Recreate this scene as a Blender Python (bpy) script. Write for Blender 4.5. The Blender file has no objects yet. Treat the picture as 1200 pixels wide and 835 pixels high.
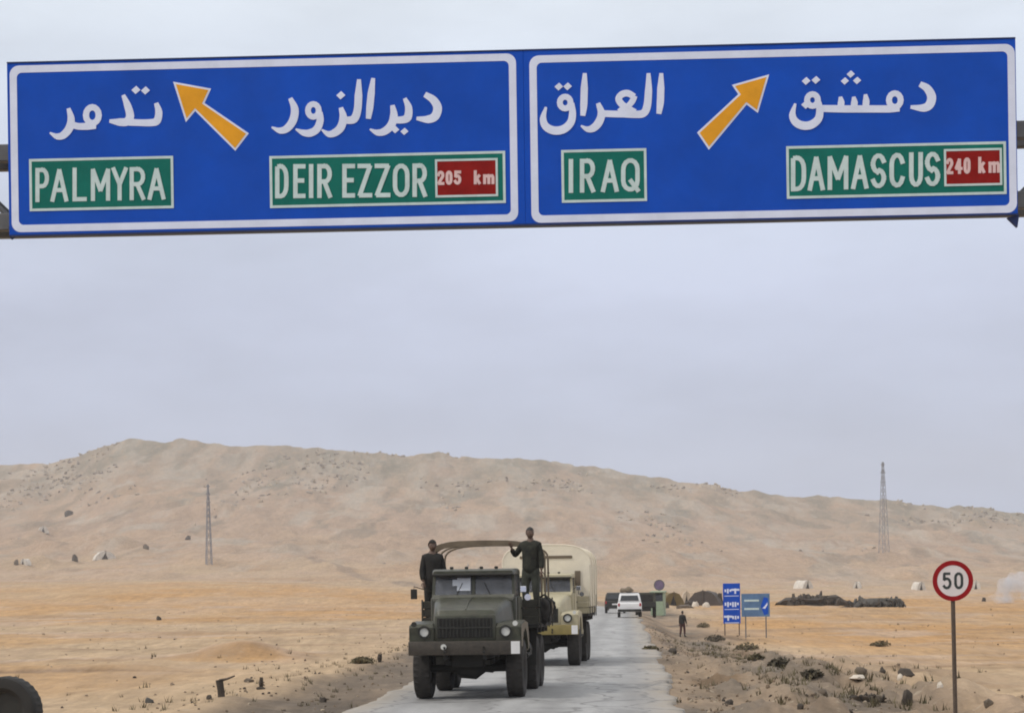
import bpy, bmesh, math, random
import numpy as np
from mathutils import Vector, Matrix, Euler
from mathutils.bvhtree import BVHTree

SC = bpy.context.scene
COL = SC.collection
PI = math.pi
# ------------------------------------------------------------------ camera, sky, sun, exposure
FPX, PX0, PY0, ROLL, EYE = 2600.0, 600.0, 690.0, 0.0145, 2.14
cam_data = bpy.data.cameras.new('camera')
cam = bpy.data.objects.new('camera', cam_data); COL.objects.link(cam)
cam_data.sensor_width = 36.0
cam_data.lens = FPX / 1200.0 * 36.0
cam_data.shift_y = (PY0 - 417.5) / 1200.0
cam_data.clip_start = 0.2; cam_data.clip_end = 20000
cam.matrix_world = Matrix.Translation((0, 0, EYE)) @ Matrix.Rotation(PI / 2, 4, 'X') @ Matrix.Rotation(-ROLL, 4, 'Z')
SC.camera = cam

SUN_EL, SUN_AZ = 48.0, 112.0       # azimuth of the sun measured from +Y (view direction) to the left
world = bpy.data.worlds.new('World'); SC.world = world; world.use_nodes = True
nt = world.node_tree; nt.nodes.clear()
w_out = nt.nodes.new('ShaderNodeOutputWorld'); w_bg = nt.nodes.new('ShaderNodeBackground')
w_sky = nt.nodes.new('ShaderNodeTexSky'); w_sky.sky_type = 'NISHITA'; w_sky.sun_disc = False
w_sky.sun_elevation = math.radians(SUN_EL); w_sky.sun_rotation = math.radians(-SUN_AZ)
w_sky.dust_density = 3.0
w_tc = nt.nodes.new('ShaderNodeTexCoord'); w_sep = nt.nodes.new('ShaderNodeSeparateXYZ')
nt.links.new(w_tc.outputs['Generated'], w_sep.inputs[0])
w_ramp = nt.nodes.new('ShaderNodeValToRGB')      # overcast: grey-blue low down, brighter overhead, the same all round
nt.links.new(w_sep.outputs['Z'], w_ramp.inputs[0])
cr = w_ramp.color_ramp
cr.elements[0].position = 0.0; cr.elements[0].color = (0.43, 0.50, 0.68, 1)
cr.elements[1].position = 1.0; cr.elements[1].color = (1.0, 1.0, 1.0, 1)
for p_, c_ in ((0.05, (0.465, 0.53, 0.70, 1)), (0.13, (0.575, 0.635, 0.81, 1)), (0.20, (0.65, 0.725, 0.86, 1)), (0.27, (0.80, 0.87, 0.95, 1)), (0.45, (0.95, 0.96, 0.98, 1))):
    e = cr.elements.new(p_); e.color = c_
w_map = nt.nodes.new('ShaderNodeMapping'); w_map.inputs['Scale'].default_value = (1, 1, 3.2)
nt.links.new(w_tc.outputs['Generated'], w_map.inputs[0])
w_n = nt.nodes.new('ShaderNodeTexNoise'); w_n.inputs['Scale'].default_value = 4.5; w_n.inputs['Detail'].default_value = 6; w_n.inputs['Roughness'].default_value = 0.55
nt.links.new(w_map.outputs[0], w_n.inputs['Vector'])
w_mr = nt.nodes.new('ShaderNodeMapRange'); w_mr.inputs[1].default_value = 0.3; w_mr.inputs[2].default_value = 0.7
w_mr.inputs[3].default_value = 8.7; w_mr.inputs[4].default_value = 11.4
nt.links.new(w_n.outputs['Fac'], w_mr.inputs[0])
w_mul = nt.nodes.new('ShaderNodeVectorMath'); w_mul.operation = 'SCALE'
nt.links.new(w_ramp.outputs[0], w_mul.inputs[0]); nt.links.new(w_mr.outputs[0], w_mul.inputs['Scale'])
w_mix = nt.nodes.new('ShaderNodeMix'); w_mix.data_type = 'RGBA'; w_mix.inputs['Factor'].default_value = 0.93
nt.links.new(w_sky.outputs[0], w_mix.inputs[6]); nt.links.new(w_mul.outputs[0], w_mix.inputs[7])
nt.links.new(w_mix.outputs[2], w_bg.inputs['Color']); w_bg.inputs['Strength'].default_value = 0.1
nt.links.new(w_bg.outputs[0], w_out.inputs[0])

sun_data = bpy.data.lights.new('sun', 'SUN'); sun_data.energy = 1.5; sun_data.angle = math.radians(8); sun_data.color = (1, 0.95, 0.87)
sun = bpy.data.objects.new('sun', sun_data); COL.objects.link(sun)
_el, _az = math.radians(SUN_EL), math.radians(SUN_AZ)
SUNDIR = Vector((-math.sin(_az) * math.cos(_el), math.cos(_az) * math.cos(_el), math.sin(_el)))
sun.rotation_euler = SUNDIR.to_track_quat('Z', 'Y').to_euler()

SC.view_settings.view_transform = 'Standard'; SC.view_settings.look = 'None'
SC.view_settings.exposure = 0.0; SC.view_settings.gamma = 1.0; SC.view_settings.use_curve_mapping = False
SC.cycles.filter_width = 1.9; SC.cycles.volume_bounces = 1; SC.cycles.volume_step_rate = 1.0

# ------------------------------------------------------------------ helpers
def ray(px, py):
    """Direction of the view through a pixel of the photograph, y component 1."""
    dx, dy = px - PX0, py - PY0
    c, s = math.cos(ROLL), math.sin(ROLL)
    return Vector(((dx * c - dy * s) / FPX, 1.0, -(dx * s + dy * c) / FPX))

def at(px, py, Y):
    r = ray(px, py); return Vector((r.x * Y, Y, EYE + r.z * Y))

def ss(a, b, x):
    t = np.clip((x - a) / (b - a), 0, 1); return t * t * (3 - 2 * t)

def _hash(ix, iy, seed):
    h = (ix.astype(np.int64) * 374761393 + iy.astype(np.int64) * 668265263 + seed * 144269504) & 0xFFFFFFFF
    h = ((h ^ (h >> 13)) * 1274126177) & 0xFFFFFFFF
    return ((h ^ (h >> 16)) & 0xFFFF) / 65535.0

def vnoise(x, y, seed=0):
    x = np.asarray(x, dtype=float); y = np.asarray(y, dtype=float)
    ix, iy = np.floor(x), np.floor(y); fx, fy = x - ix, y - iy
    fx = fx * fx * (3 - 2 * fx); fy = fy * fy * (3 - 2 * fy)
    a, b = _hash(ix, iy, seed), _hash(ix + 1, iy, seed)
    c, d = _hash(ix, iy + 1, seed), _hash(ix + 1, iy + 1, seed)
    return (a + (b - a) * fx) * (1 - fy) + (c + (d - c) * fx) * fy

def fbm(x, y, seed=0, octs=4):
    t, a, n = 0.0, 0.5, 0.0
    for k in range(octs):
        t = t + a * vnoise(x * 2 ** k + 17.3 * k, y * 2 ** k - 9.1 * k, seed + k); n += a; a *= 0.52
    return t / n - 0.5

def road_x(y):
    y = np.asarray(y, dtype=float)
    return -0.15 + 0.051 * (y - 38.4) - 0.0005 * np.maximum(y - 175, 0) ** 2 * (y < 420) - (y >= 420) * (30.0 + 0.24 * np.maximum(y - 420, 0))

RIDGE_Y = 1500.0
_sky = [(-500, 585), (-250, 560), (0, 545), (60, 543), (90, 535), (120, 523), (150, 515), (190, 516), (230, 518), (290, 522), (340, 520), (400, 526), (450, 531), (520, 533), (600, 529), (640, 531),
        (680, 540), (740, 549), (800, 558), (850, 565), (900, 571), (960, 577), (1030, 583), (1080, 588), (1140, 593), (1200, 597), (1400, 606), (1700, 620)]
_rid = [at(a, b, RIDGE_Y) for a, b in _sky]
RX = np.array([v.x for v in _rid]); RZ = np.array([v.z for v in _rid])

def height(x, y):
    x = np.asarray(x, dtype=float); y = np.asarray(y, dtype=float)
    d = x - road_x(y); ad = np.abs(d)
    w = ss(2.6, 7.0, ad)
    z = -0.05 - 0.05 * ss(2.7, 3.6, ad)
    z = z + w * (fbm(x / 7, y / 7, 3) * 0.34 + fbm(x / 1.3, y / 1.3, 11, 3) * 0.14)
    z = z + ss(2.9, 4, ad) * fbm(x / 0.5, y / 0.5, 31, 2) * 0.07
    bank = ss(3.0, 4.6, d) * (1 - ss(8.0, 11, d)) * ss(25, 38, y) * (1 - ss(66, 92, y))
    z = z + bank * (np.maximum(fbm(x / 1.1, y / 2.4, 91, 4), -0.1) * 1.05 + np.maximum(fbm(x / 0.4, y / 0.7, 92, 3), 0) * 0.4)
    far = ss(120, 320, y)
    z = z + w * far * fbm(x / 45, y / 45, 21) * 1.6
    z = z - 0.85 * ss(3.2, 5.6, d) * (1 - ss(40, 90, d)) * ss(55, 85, y) * (1 - ss(170, 240, y))      # low ground right of the road
    z = z + 0.22 * np.exp(-((d - 6.0) / 0.9) ** 2) * ss(35, 48, y) * (1 - ss(90, 110, y)) * (0.6 + vnoise(x * 0.7, y * 0.35, 77))   # bulldozed windrow
    z = z + 0.16 * np.exp(-((d + 5.6) / 0.7) ** 2) * ss(25, 40, y) * (1 - ss(100, 130, y)) * (0.4 + vnoise(x * 0.7, y * 0.35, 78))
    z = z + 0.62 * np.exp(-((x + 9.3) / 1.7) ** 2 - ((y - 76) / 3.0) ** 2)                           # orange mound
    z = z + 0.16 * np.exp(-((y - 64.5 - 0.1 * np.sin(x)) / 1.1) ** 2) * ss(-9, -11, x)              # low ledge at left
    left = ss(25, -70, x)
    z = z + (3.7 * ss(130, 430, y) * (0.25 + 0.75 * left)) - 0.6 * far * (1 - left)
    t = (y - 330) / (RIDGE_Y - 330)
    ridge = np.interp(x * RIDGE_Y / np.maximum(y, 400), RX, RZ)
    up = np.clip(t, 0, 1) ** 2.25
    down = 1 - 0.6 * ss(1.0, 2.2, t)
    z = z + (ridge - 4.0) * up * down
    tt = np.clip(t, 0, 1)
    z = z + tt * (1 - 0.72 * ss(0.8, 1.0, t)) * (fbm(x / 150, y / 190, 41, 5) * 15 + np.abs(fbm(x / 45, y / 260, 47, 4)) * -9) + ss(0.05, 0.4, t) * (fbm(x / 17, y / 24, 53, 4) * (3.0 + 3.5 * ss(0.85, 1.0, t)) + np.maximum(fbm(x / 26, y / 60, 57, 4) - 0.06, 0) * 14)
    return z

def hz(x, y): return float(height(np.array([x]), np.array([y]))[0])

def ground_at(px, py, ymin=25.0, ymax=1600.0):
    """The point of the terrain seen through a pixel."""
    r = ray(px, py)
    Ys = np.geomspace(ymin, ymax, 4000)
    diff = EYE + r.z * Ys - height(r.x * Ys, Ys)
    idx = np.where(diff <= 0)[0]
    Y = float(Ys[idx[0]]) if len(idx) else ymax
    return Vector((r.x * Y, Y, hz(r.x * Y, Y)))

def link(name, me, mat=None, parent=None, smooth=False, label=None):
    o = bpy.data.objects.new(name, me); COL.objects.link(o)
    if mat is not None:
        for m in (mat if isinstance(mat, (list, tuple)) else [mat]): me.materials.append(m)
    if parent is not None: o.parent = parent
    if smooth:
        for p in me.polygons: p.use_smooth = True
    if label: o['label'] = label
    return o

def tag(o, label, cat=None, group=None):
    o['label'] = label
    if cat: o['category'] = cat
    if group: o['group'] = group
    return o

def thing(name, label, cat, loc=(0, 0, 0), rz=0.0, group=None):
    o = bpy.data.objects.new(name, None); COL.objects.link(o); o.location = loc; o.rotation_euler = (0, 0, rz); o.empty_display_size = 0.3
    return tag(o, label, cat, group)

def smooth_by_angle(me, ang=0.6):
    bm = bmesh.new(); bm.from_mesh(me)
    for f in bm.faces: f.smooth = True
    for e in bm.edges: e.smooth = not (len(e.link_faces) == 2 and e.calc_face_angle(0) > ang)
    bm.to_mesh(me); bm.free()

class MB:
    """Collects shapes into one mesh."""
    def __init__(s): s.bm = bmesh.new()
    def box(s, x0, x1, y0, y1, z0, z1, bev=0.0, rot=None, seg=1, mi=0):
        b = bmesh.new(); bmesh.ops.create_cube(b, size=1.0)
        for v in b.verts: v.co = Vector(((x0 + x1) / 2 + v.co.x * (x1 - x0), (y0 + y1) / 2 + v.co.y * (y1 - y0), (z0 + z1) / 2 + v.co.z * (z1 - z0)))
        if bev > 0: bmesh.ops.bevel(b, geom=list(b.edges), offset=bev, segments=seg, affect='EDGES', profile=0.5)
        if rot is not None:
            c = Vector(((x0 + x1) / 2, (y0 + y1) / 2, (z0 + z1) / 2))
            bmesh.ops.transform(b, matrix=Matrix.Translation(c) @ rot.to_4x4() @ Matrix.Translation(-c), verts=b.verts)
        return s.add(b, mi)
    def add(s, b, mi=0):
        m = {v: s.bm.verts.new(v.co) for v in b.verts}
        for f in b.faces:
            try:
                nf = s.bm.faces.new([m[v] for v in f.verts]); nf.material_index = mi; nf.smooth = f.smooth
            except ValueError: pass
        b.free(); return s
    def poly(s, pts, mi=0):
        s.bm.faces.new([s.bm.verts.new(p) for p in pts]).material_index = mi; return s
    def prism(s, pts, off, mi=0):
        """Extrude the flat polygon pts by the vector off."""
        off = Vector(off)
        a = [s.bm.verts.new(Vector(p)) for p in pts]; b = [s.bm.verts.new(Vector(p) + off) for p in pts]
        n = len(a)
        f = [s.bm.faces.new(a), s.bm.faces.new(b[::-1])]
        for i in range(n): f.append(s.bm.faces.new([a[i], b[i], b[(i + 1) % n], a[(i + 1) % n]]))
        for q in f: q.material_index = mi
        return s
    def loft(s, rings, cap=True, closed=True):
        R = [[s.bm.verts.new(p) for p in r] for r in rings]
        n = len(R[0])
        for a, b in zip(R[:-1], R[1:]):
            for i in range(n if closed else n - 1): s.bm.faces.new([a[i], a[(i + 1) % n], b[(i + 1) % n], b[i]])
        if cap and closed:
            s.bm.faces.new(R[0][::-1]); s.bm.faces.new(R[-1])
        return s
    def tube(s, pts, r, n=8, cap=True):
        pts = [Vector(p) for p in pts]; rings = []
        for i, p in enumerate(pts):
            d = (pts[min(i + 1, len(pts) - 1)] - pts[max(i - 1, 0)]).normalized()
            u = d.cross(Vector((0, 0, 1)))
            if u.length < 1e-3: u = d.cross(Vector((0, 1, 0)))
            u.normalize(); v = u.cross(d)
            rr = r[i] if isinstance(r, (list, tuple)) else r
            rings.append([p + (u * math.cos(2 * PI * k / n) + v * math.sin(2 * PI * k / n)) * rr for k in range(n)])
        return s.loft(rings, cap)
    def lathe_x(s, c, prof, n=32, lug=None):
        """Revolve (offset along x, radius) about the x axis through c."""
        c = Vector(c); rings = []
        for i in range(n):
            a = 2 * PI * i / n
            rings.append([c + Vector((u, math.cos(a) * (r - (lug if lug and i % 2 and k in LUGS else 0)), math.sin(a) * (r - (lug if lug and i % 2 and k in LUGS else 0)))) for k, (u, r) in enumerate(prof)])
        R = [[s.bm.verts.new(p) for p in r] for r in rings]
        m = len(prof)
        for i in range(n):
            a, b = R[i], R[(i + 1) % n]
            for k in range(m - 1): s.bm.faces.new([a[k], a[k + 1], b[k + 1], b[k]])
        return s
    def disc(s, c, nrm, r, n=24, depth=0.01, r2=None):
        c = Vector(c); nrm = Vector(nrm).normalized()
        u = nrm.cross(Vector((0, 0, 1)));
        if u.length < 1e-3: u = Vector((1, 0, 0))
        u.normalize(); v = nrm.cross(u)
        ring = lambda q, o: [c + nrm * o + (u * math.cos(2 * PI * k / n) + v * math.sin(2 * PI * k / n)) * q for k in range(n)]
        if r2 is None: return s.loft([ring(r, 0), ring(r, depth)])
        rings = [ring(r2, 0), ring(r, 0), ring(r, depth), ring(r2, depth)]
        R = [[s.bm.verts.new(p) for p in q] for q in rings]
        for a in range(4):
            A, B = R[a], R[(a + 1) % 4]
            for i in range(n): s.bm.faces.new([A[i], A[(i + 1) % n], B[(i + 1) % n], B[i]])
        return s
    def mesh(s, name='mesh', angle=0.6, smooth=True):
        bmesh.ops.recalc_face_normals(s.bm, faces=s.bm.faces)
        me = bpy.data.meshes.new(name); s.bm.to_mesh(me); s.bm.free()
        if smooth: smooth_by_angle(me, angle)
        return me
    def obj(s, name, mat, parent=None, label=None, angle=0.6, smooth=True):
        return link(name, s.mesh(name, angle, smooth), mat, parent, False, label)
LUGS = ()

# ------------------------------------------------------------------ materials
def mat(name, col, rough=0.6, metal=0.0, var=0.12, scale=3.0, bump=0.0, bscale=40.0, dust=0.0, dustcol=(0.33, 0.27, 0.19), spec=0.5, alpha=1.0, var_col=None, coords='Object'):
    m = bpy.data.materials.new(name); m.use_nodes = True; t = m.node_tree; N, L = t.nodes, t.links
    b = N['Principled BSDF']; b.inputs['Roughness'].default_value = rough; b.inputs['Metallic'].default_value = metal
    b.inputs['Specular IOR Level'].default_value = spec; b.inputs['Alpha'].default_value = alpha
    tc = N.new('ShaderNodeTexCoord'); n = N.new('ShaderNodeTexNoise'); n.inputs['Scale'].default_value = scale; n.inputs['Detail'].default_value = 5; n.inputs['Roughness'].default_value = 0.65
    L.new(tc.outputs[coords], n.inputs['Vector'])
    r = N.new('ShaderNodeValToRGB'); L.new(n.outputs['Fac'], r.inputs[0])
    lo = [c * (1 - var) for c in col]; hi = list(var_col) if var_col else [min(1, c * (1 + var)) for c in col]
    r.color_ramp.elements[0].position = 0.3; r.color_ramp.elements[0].color = (*lo, 1)
    r.color_ramp.elements[1].position = 0.72; r.color_ramp.elements[1].color = (*hi, 1)
    out = r.outputs[0]
    if dust > 0:
        n2 = N.new('ShaderNodeTexNoise'); n2.inputs['Scale'].default_value = scale * 1.7; n2.inputs['Detail'].default_value = 7; n2.inputs['Roughness'].default_value = 0.7
        L.new(tc.outputs[coords], n2.inputs['Vector'])
        mr = N.new('ShaderNodeMapRange'); mr.inputs[1].default_value = 0.35; mr.inputs[2].default_value = 0.75; mr.inputs[3].default_value = dust * 0.25; mr.inputs[4].default_value = dust
        L.new(n2.outputs['Fac'], mr.inputs[0])
        mx = N.new('ShaderNodeMix'); mx.data_type = 'RGBA'; L.new(mr.outputs[0], mx.inputs['Factor']); L.new(out, mx.inputs[6]); mx.inputs[7].default_value = (*dustcol, 1)
        out = mx.outputs[2]
    L.new(out, b.inputs['Base Color'])
    if bump > 0:
        n3 = N.new('ShaderNodeTexNoise'); n3.inputs['Scale'].default_value = bscale; n3.inputs['Detail'].default_value = 4
        L.new(tc.outputs[coords], n3.inputs['Vector'])
        bp = N.new('ShaderNodeBump'); bp.inputs['Strength'].default_value = bump; bp.inputs['Distance'].default_value = 0.02
        L.new(n3.outputs['Fac'], bp.inputs['Height']); L.new(bp.outputs[0], b.inputs['Normal'])
    return m

M = {}
M['olive'] = mat('olive_paint', (0.026, 0.031, 0.017), 0.42, var=0.5, scale=4, dust=0.20, dustcol=(0.24, 0.20, 0.14), bump=0.35, bscale=3.5)
M['sky_sheen'] = mat('sky_sheen_olive_paint', (0.085, 0.088, 0.072), 0.6, var=0.35, scale=5, dust=0.5, dustcol=(0.22, 0.205, 0.17))  # pale tone paints in the sky reflected off the bonnet's rear edge
M['olive_dark'] = mat('dark_olive_paint', (0.010, 0.011, 0.008), 0.5, var=0.3, dust=0.04)
M['bumper'] = mat('worn_bumper_paint', (0.026, 0.020, 0.015), 0.6, var=0.5, scale=7, dust=0.12)
M['under'] = mat('chassis_black', (0.012, 0.012, 0.011), 0.8, var=0.3, dust=0.05)
M['tyre'] = mat('tyre_rubber', (0.016, 0.014, 0.013), 0.85, var=0.3, scale=6, dust=0.13, dustcol=(0.2, 0.17, 0.13))
M['sand_paint'] = mat('sand_paint', (0.47, 0.42, 0.28), 0.55, var=0.15, scale=2.5, dust=0.25)
M['mustard'] = mat('mustard_paint', (0.24, 0.185, 0.05), 0.6, var=0.2, dust=0.15)
M['cover'] = mat('cream_canvas', (0.76, 0.69, 0.55), 0.9, var=0.10, scale=1.6, bump=0.3, bscale=5)
M['canvas_roll'] = mat('brown_canvas', (0.16, 0.125, 0.085), 0.9, var=0.25, scale=3, bump=0.3, bscale=12)
M['glass'] = mat('dusty_glass', (0.12, 0.125, 0.14), 0.18, var=0.5, scale=2.2, alpha=0.70, spec=0.6)
M['lens'] = mat('headlight_glass', (0.62, 0.62, 0.58), 0.15, var=0.1, spec=0.7)
M['white'] = mat('white_paint', (0.74, 0.73, 0.72), 0.5, var=0.08, dust=0.12)
M['mirror'] = mat('mirror_glass', (0.8, 0.8, 0.82), 0.08, metal=0.9, var=0.04)
M['wood'] = mat('painted_planks', (0.022, 0.022, 0.016), 0.75, var=0.35, scale=6, dust=0.10)
M['glass_reflection'] = mat('pale_reflection', (0.58, 0.61, 0.66), 0.8, var=0.05)  # pale colour of the painted windscreen reflection
M['seat'] = mat('seat_vinyl', (0.03, 0.03, 0.032), 0.6)
M['black'] = mat('black_cloth', (0.016, 0.014, 0.012), 0.9, var=0.3, scale=9)
M['uniform'] = mat('camouflage_cloth', (0.011, 0.012, 0.009), 0.9, var=0.45, scale=9, var_col=(0.034, 0.033, 0.021))
M['trouser'] = mat('grey_green_trousers', (0.045, 0.048, 0.036), 0.9, var=0.35, scale=8)
M['maroon'] = mat('dark_maroon_cloth', (0.060, 0.018, 0.015), 0.9, var=0.3, scale=6)
M['skin'] = mat('skin', (0.12, 0.070, 0.048), 0.55, var=0.1, scale=12)
M['hair'] = mat('dark_hair', (0.012, 0.010, 0.009), 0.6)
M['eye'] = mat('eye', (0.02, 0.015, 0.012), 0.2)
M['boot'] = mat('black_leather', (0.012, 0.011, 0.010), 0.5)
M['blue'] = mat('blue_sign_sheet', (0.005, 0.074, 0.48), 0.5, var=0.15, scale=1.2, spec=0.12, dust=0.03, dustcol=(0.2, 0.24, 0.34))
M['signwhite'] = mat('reflective_white', (0.72, 0.77, 0.92), 0.45, var=0.08, scale=3, spec=0.2)
M['platewhite'] = mat('faded_white', (0.56, 0.68, 0.66), 0.5, var=0.12, scale=6)
M['green'] = mat('green_sign_sheet', (0.005, 0.150, 0.115), 0.5, var=0.15, scale=3, spec=0.15)
M['red'] = mat('red_sign_sheet', (0.26, 0.010, 0.008), 0.5, var=0.2, scale=4, spec=0.12)
M['pinktext'] = mat('faded_pink_print', (0.72, 0.50, 0.48), 0.5, var=0.1)
M['yellow'] = mat('amber_sign_sheet', (0.80, 0.36, 0.022), 0.5, var=0.12, scale=3, spec=0.15)
M['seam'] = mat('dark_seam', (0.012, 0.03, 0.12), 0.7)
M['galv'] = mat('grey_steel', (0.13, 0.135, 0.14), 0.6, metal=0.3, var=0.25, scale=4, dust=0.1)
M['rustpole'] = mat('rusty_pole', (0.070, 0.048, 0.034), 0.7, var=0.35, scale=7, dust=0.12)
M['signred'] = mat('sign_red', (0.30, 0.010, 0.013), 0.5, var=0.12, scale=6, spec=0.15)
M['signface'] = mat('sign_face', (0.76, 0.70, 0.68), 0.5, var=0.06, scale=5)
M['signdigit'] = mat('sign_digit', (0.035, 0.045, 0.042), 0.5)
M['pylon'] = mat('pylon_steel', (0.23, 0.23, 0.25), 0.6, metal=0.2)
M['rock'] = mat('brown_rock', (0.12, 0.092, 0.066), 0.9, var=0.35, scale=4, bump=0.6, bscale=14)
M['darkrock'] = mat('dark_rock', (0.060, 0.047, 0.036), 0.9, var=0.4, scale=4, bump=0.6, bscale=14)
M['paleRock'] = mat('pale_limestone', (0.60, 0.53, 0.44), 0.9, var=0.15, scale=3, bump=0.5, bscale=12)
M['buffrock'] = mat('buff_stone', (0.36, 0.29, 0.21), 0.9, var=0.2, scale=3, bump=0.4, bscale=12)
M['clod'] = mat('earth_clod', (0.21, 0.155, 0.105), 0.95, var=0.3, scale=5, bump=0.5, bscale=20)
M['hillrock'] = mat('hill_stone', (0.29, 0.24, 0.195), 0.9, var=0.2, scale=0.5)
M['greyrubble'] = mat('grey_rubble', (0.085, 0.078, 0.068), 0.9, var=0.4, scale=2, bump=0.5, bscale=8)
M['tentwhite'] = mat('white_tent_canvas', (0.60, 0.55, 0.48), 0.9, var=0.25, scale=1)
M['tentdark'] = mat('dark_tent_canvas', (0.075, 0.06, 0.052), 0.9, var=0.25, scale=1)
M['tentolive'] = mat('olive_tent_canvas', (0.15, 0.105, 0.035), 0.9, var=0.3, scale=1)
M['tentbeige'] = mat('beige_tent_canvas', (0.48, 0.40, 0.30), 0.9, var=0.15, scale=1)
M['hole'] = mat('dark_opening', (0.02, 0.018, 0.016), 0.9)
M['palegreen'] = mat('pale_green_paint', (0.28, 0.36, 0.24), 0.6, var=0.12, dust=0.2)
M['carwhite'] = mat('white_car_paint', (0.78, 0.78, 0.77), 0.3, var=0.04, dust=0.1)
M['carglass'] = mat('dark_car_glass', (0.03, 0.035, 0.04), 0.12)
M['tail'] = mat('tail_light', (0.35, 0.02, 0.02), 0.3)
M['purple'] = mat('faded_purple_sheet', (0.17, 0.12, 0.20), 0.5, var=0.2)
M['greyblue'] = mat('faded_blue_sheet', (0.085, 0.17, 0.31), 0.5, var=0.25, scale=2)
M['scrub'] = mat('dry_scrub', (0.095, 0.085, 0.045), 0.9, var=0.4, scale=4, var_col=(0.20, 0.16, 0.085))
M['scrubdark'] = mat('dark_scrub', (0.085, 0.070, 0.045), 0.9, var=0.4, scale=4)
M['rubber'] = mat('old_tyre_rubber', (0.012, 0.012, 0.012), 0.8, var=0.3, scale=3, dust=0.06)

def ground_material():
    m = bpy.data.materials.new('desert_ground'); m.use_nodes = True; t = m.node_tree; N, L = t.nodes, t.links
    b = N['Principled BSDF']; b.inputs['Roughness'].default_value = 0.95; b.inputs['Specular IOR Level'].default_value = 0.15
    at_ = N.new('ShaderNodeAttribute'); at_.attribute_name = 'soil_shade'
    geo = N.new('ShaderNodeNewGeometry')
    def noise(scale, detail=6, rough=0.65, vec=(1, 1, 1)):
        mp = N.new('ShaderNodeMapping'); mp.inputs['Scale'].default_value = vec; L.new(geo.outputs['Position'], mp.inputs[0])
        n = N.new('ShaderNodeTexNoise'); n.inputs['Scale'].default_value = scale; n.inputs['Detail'].default_value = detail; n.inputs['Roughness'].default_value = rough
        L.new(mp.outputs[0], n.inputs['Vector']); return n.outputs['Fac']
    def rng(v, a, b_, c, d):
        r = N.new('ShaderNodeMapRange'); r.inputs[1].default_value = a; r.inputs[2].default_value = b_; r.inputs[3].default_value = c; r.inputs[4].default_value = d
        L.new(v, r.inputs[0]); return r.outputs[0]
    def mul(col, v):
        x = N.new('ShaderNodeVectorMath'); x.operation = 'SCALE'; L.new(col, x.inputs[0]); L.new(v, x.inputs['Scale']); return x.outputs[0]
    def mix(f, a, c):
        x = N.new('ShaderNodeMix'); x.data_type = 'RGBA'; L.new(f, x.inputs['Factor']); L.new(a, x.inputs[6])
        if isinstance(c, tuple): x.inputs[7].default_value = c
        else: L.new(c, x.inputs[7])
        return x.outputs[2]
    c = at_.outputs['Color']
    c = mul(c, rng(noise(0.9, 7), 0.3, 0.7, 0.86, 1.13))
    c = mul(c, rng(noise(0.05, 5), 0.3, 0.7, 0.93, 1.07))
    c = mul(c, rng(noise(9.0, 4), 0.3, 0.7, 0.90, 1.10))
    c = mul(c, rng(noise(0.55, 6, 0.7, (1, 0.10, 1)), 0.3, 0.7, 0.84, 1.15))
    c = mul(c, rng(noise(2.2, 5, 0.7, (1, 0.10, 1)), 0.3, 0.7, 0.87, 1.12))
    c = mix(rng(noise(0.22, 6, 0.7, (1, 0.12, 1)), 0.50, 0.68, 0.0, 0.55), c, (0.40, 0.285, 0.19, 1))
    c = mix(rng(noise(1.1, 5, 0.7, (1, 0.13, 1)), 0.62, 0.72, 0.0, 0.5), c, (0.21, 0.155, 0.10, 1))
    # pale stones and dark pebbles
    c = mix(rng(noise(3.2, 3, 0.5), 0.66, 0.72, 0.0, 0.45), c, (0.40, 0.34, 0.26, 1))
    c = mix(rng(noise(2.3, 4, 0.6, (1, 0.8, 1)), 0.67, 0.75, 0.0, 0.55), c, (0.11, 0.085, 0.055, 1))
    # far scrub and outcrops on the slopes
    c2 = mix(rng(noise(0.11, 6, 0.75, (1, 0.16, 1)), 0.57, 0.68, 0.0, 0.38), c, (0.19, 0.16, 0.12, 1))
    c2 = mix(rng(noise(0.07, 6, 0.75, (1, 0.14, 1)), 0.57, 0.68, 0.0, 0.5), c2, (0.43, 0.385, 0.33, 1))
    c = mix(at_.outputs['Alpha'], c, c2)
    L.new(c, b.inputs['Base Color'])
    bp = N.new('ShaderNodeBump'); bp.inputs['Strength'].default_value = 0.5; bp.inputs['Distance'].default_value = 0.06
    L.new(noise(5.0, 6), bp.inputs['Height']); L.new(bp.outputs[0], b.inputs['Normal'])
    return m

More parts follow.
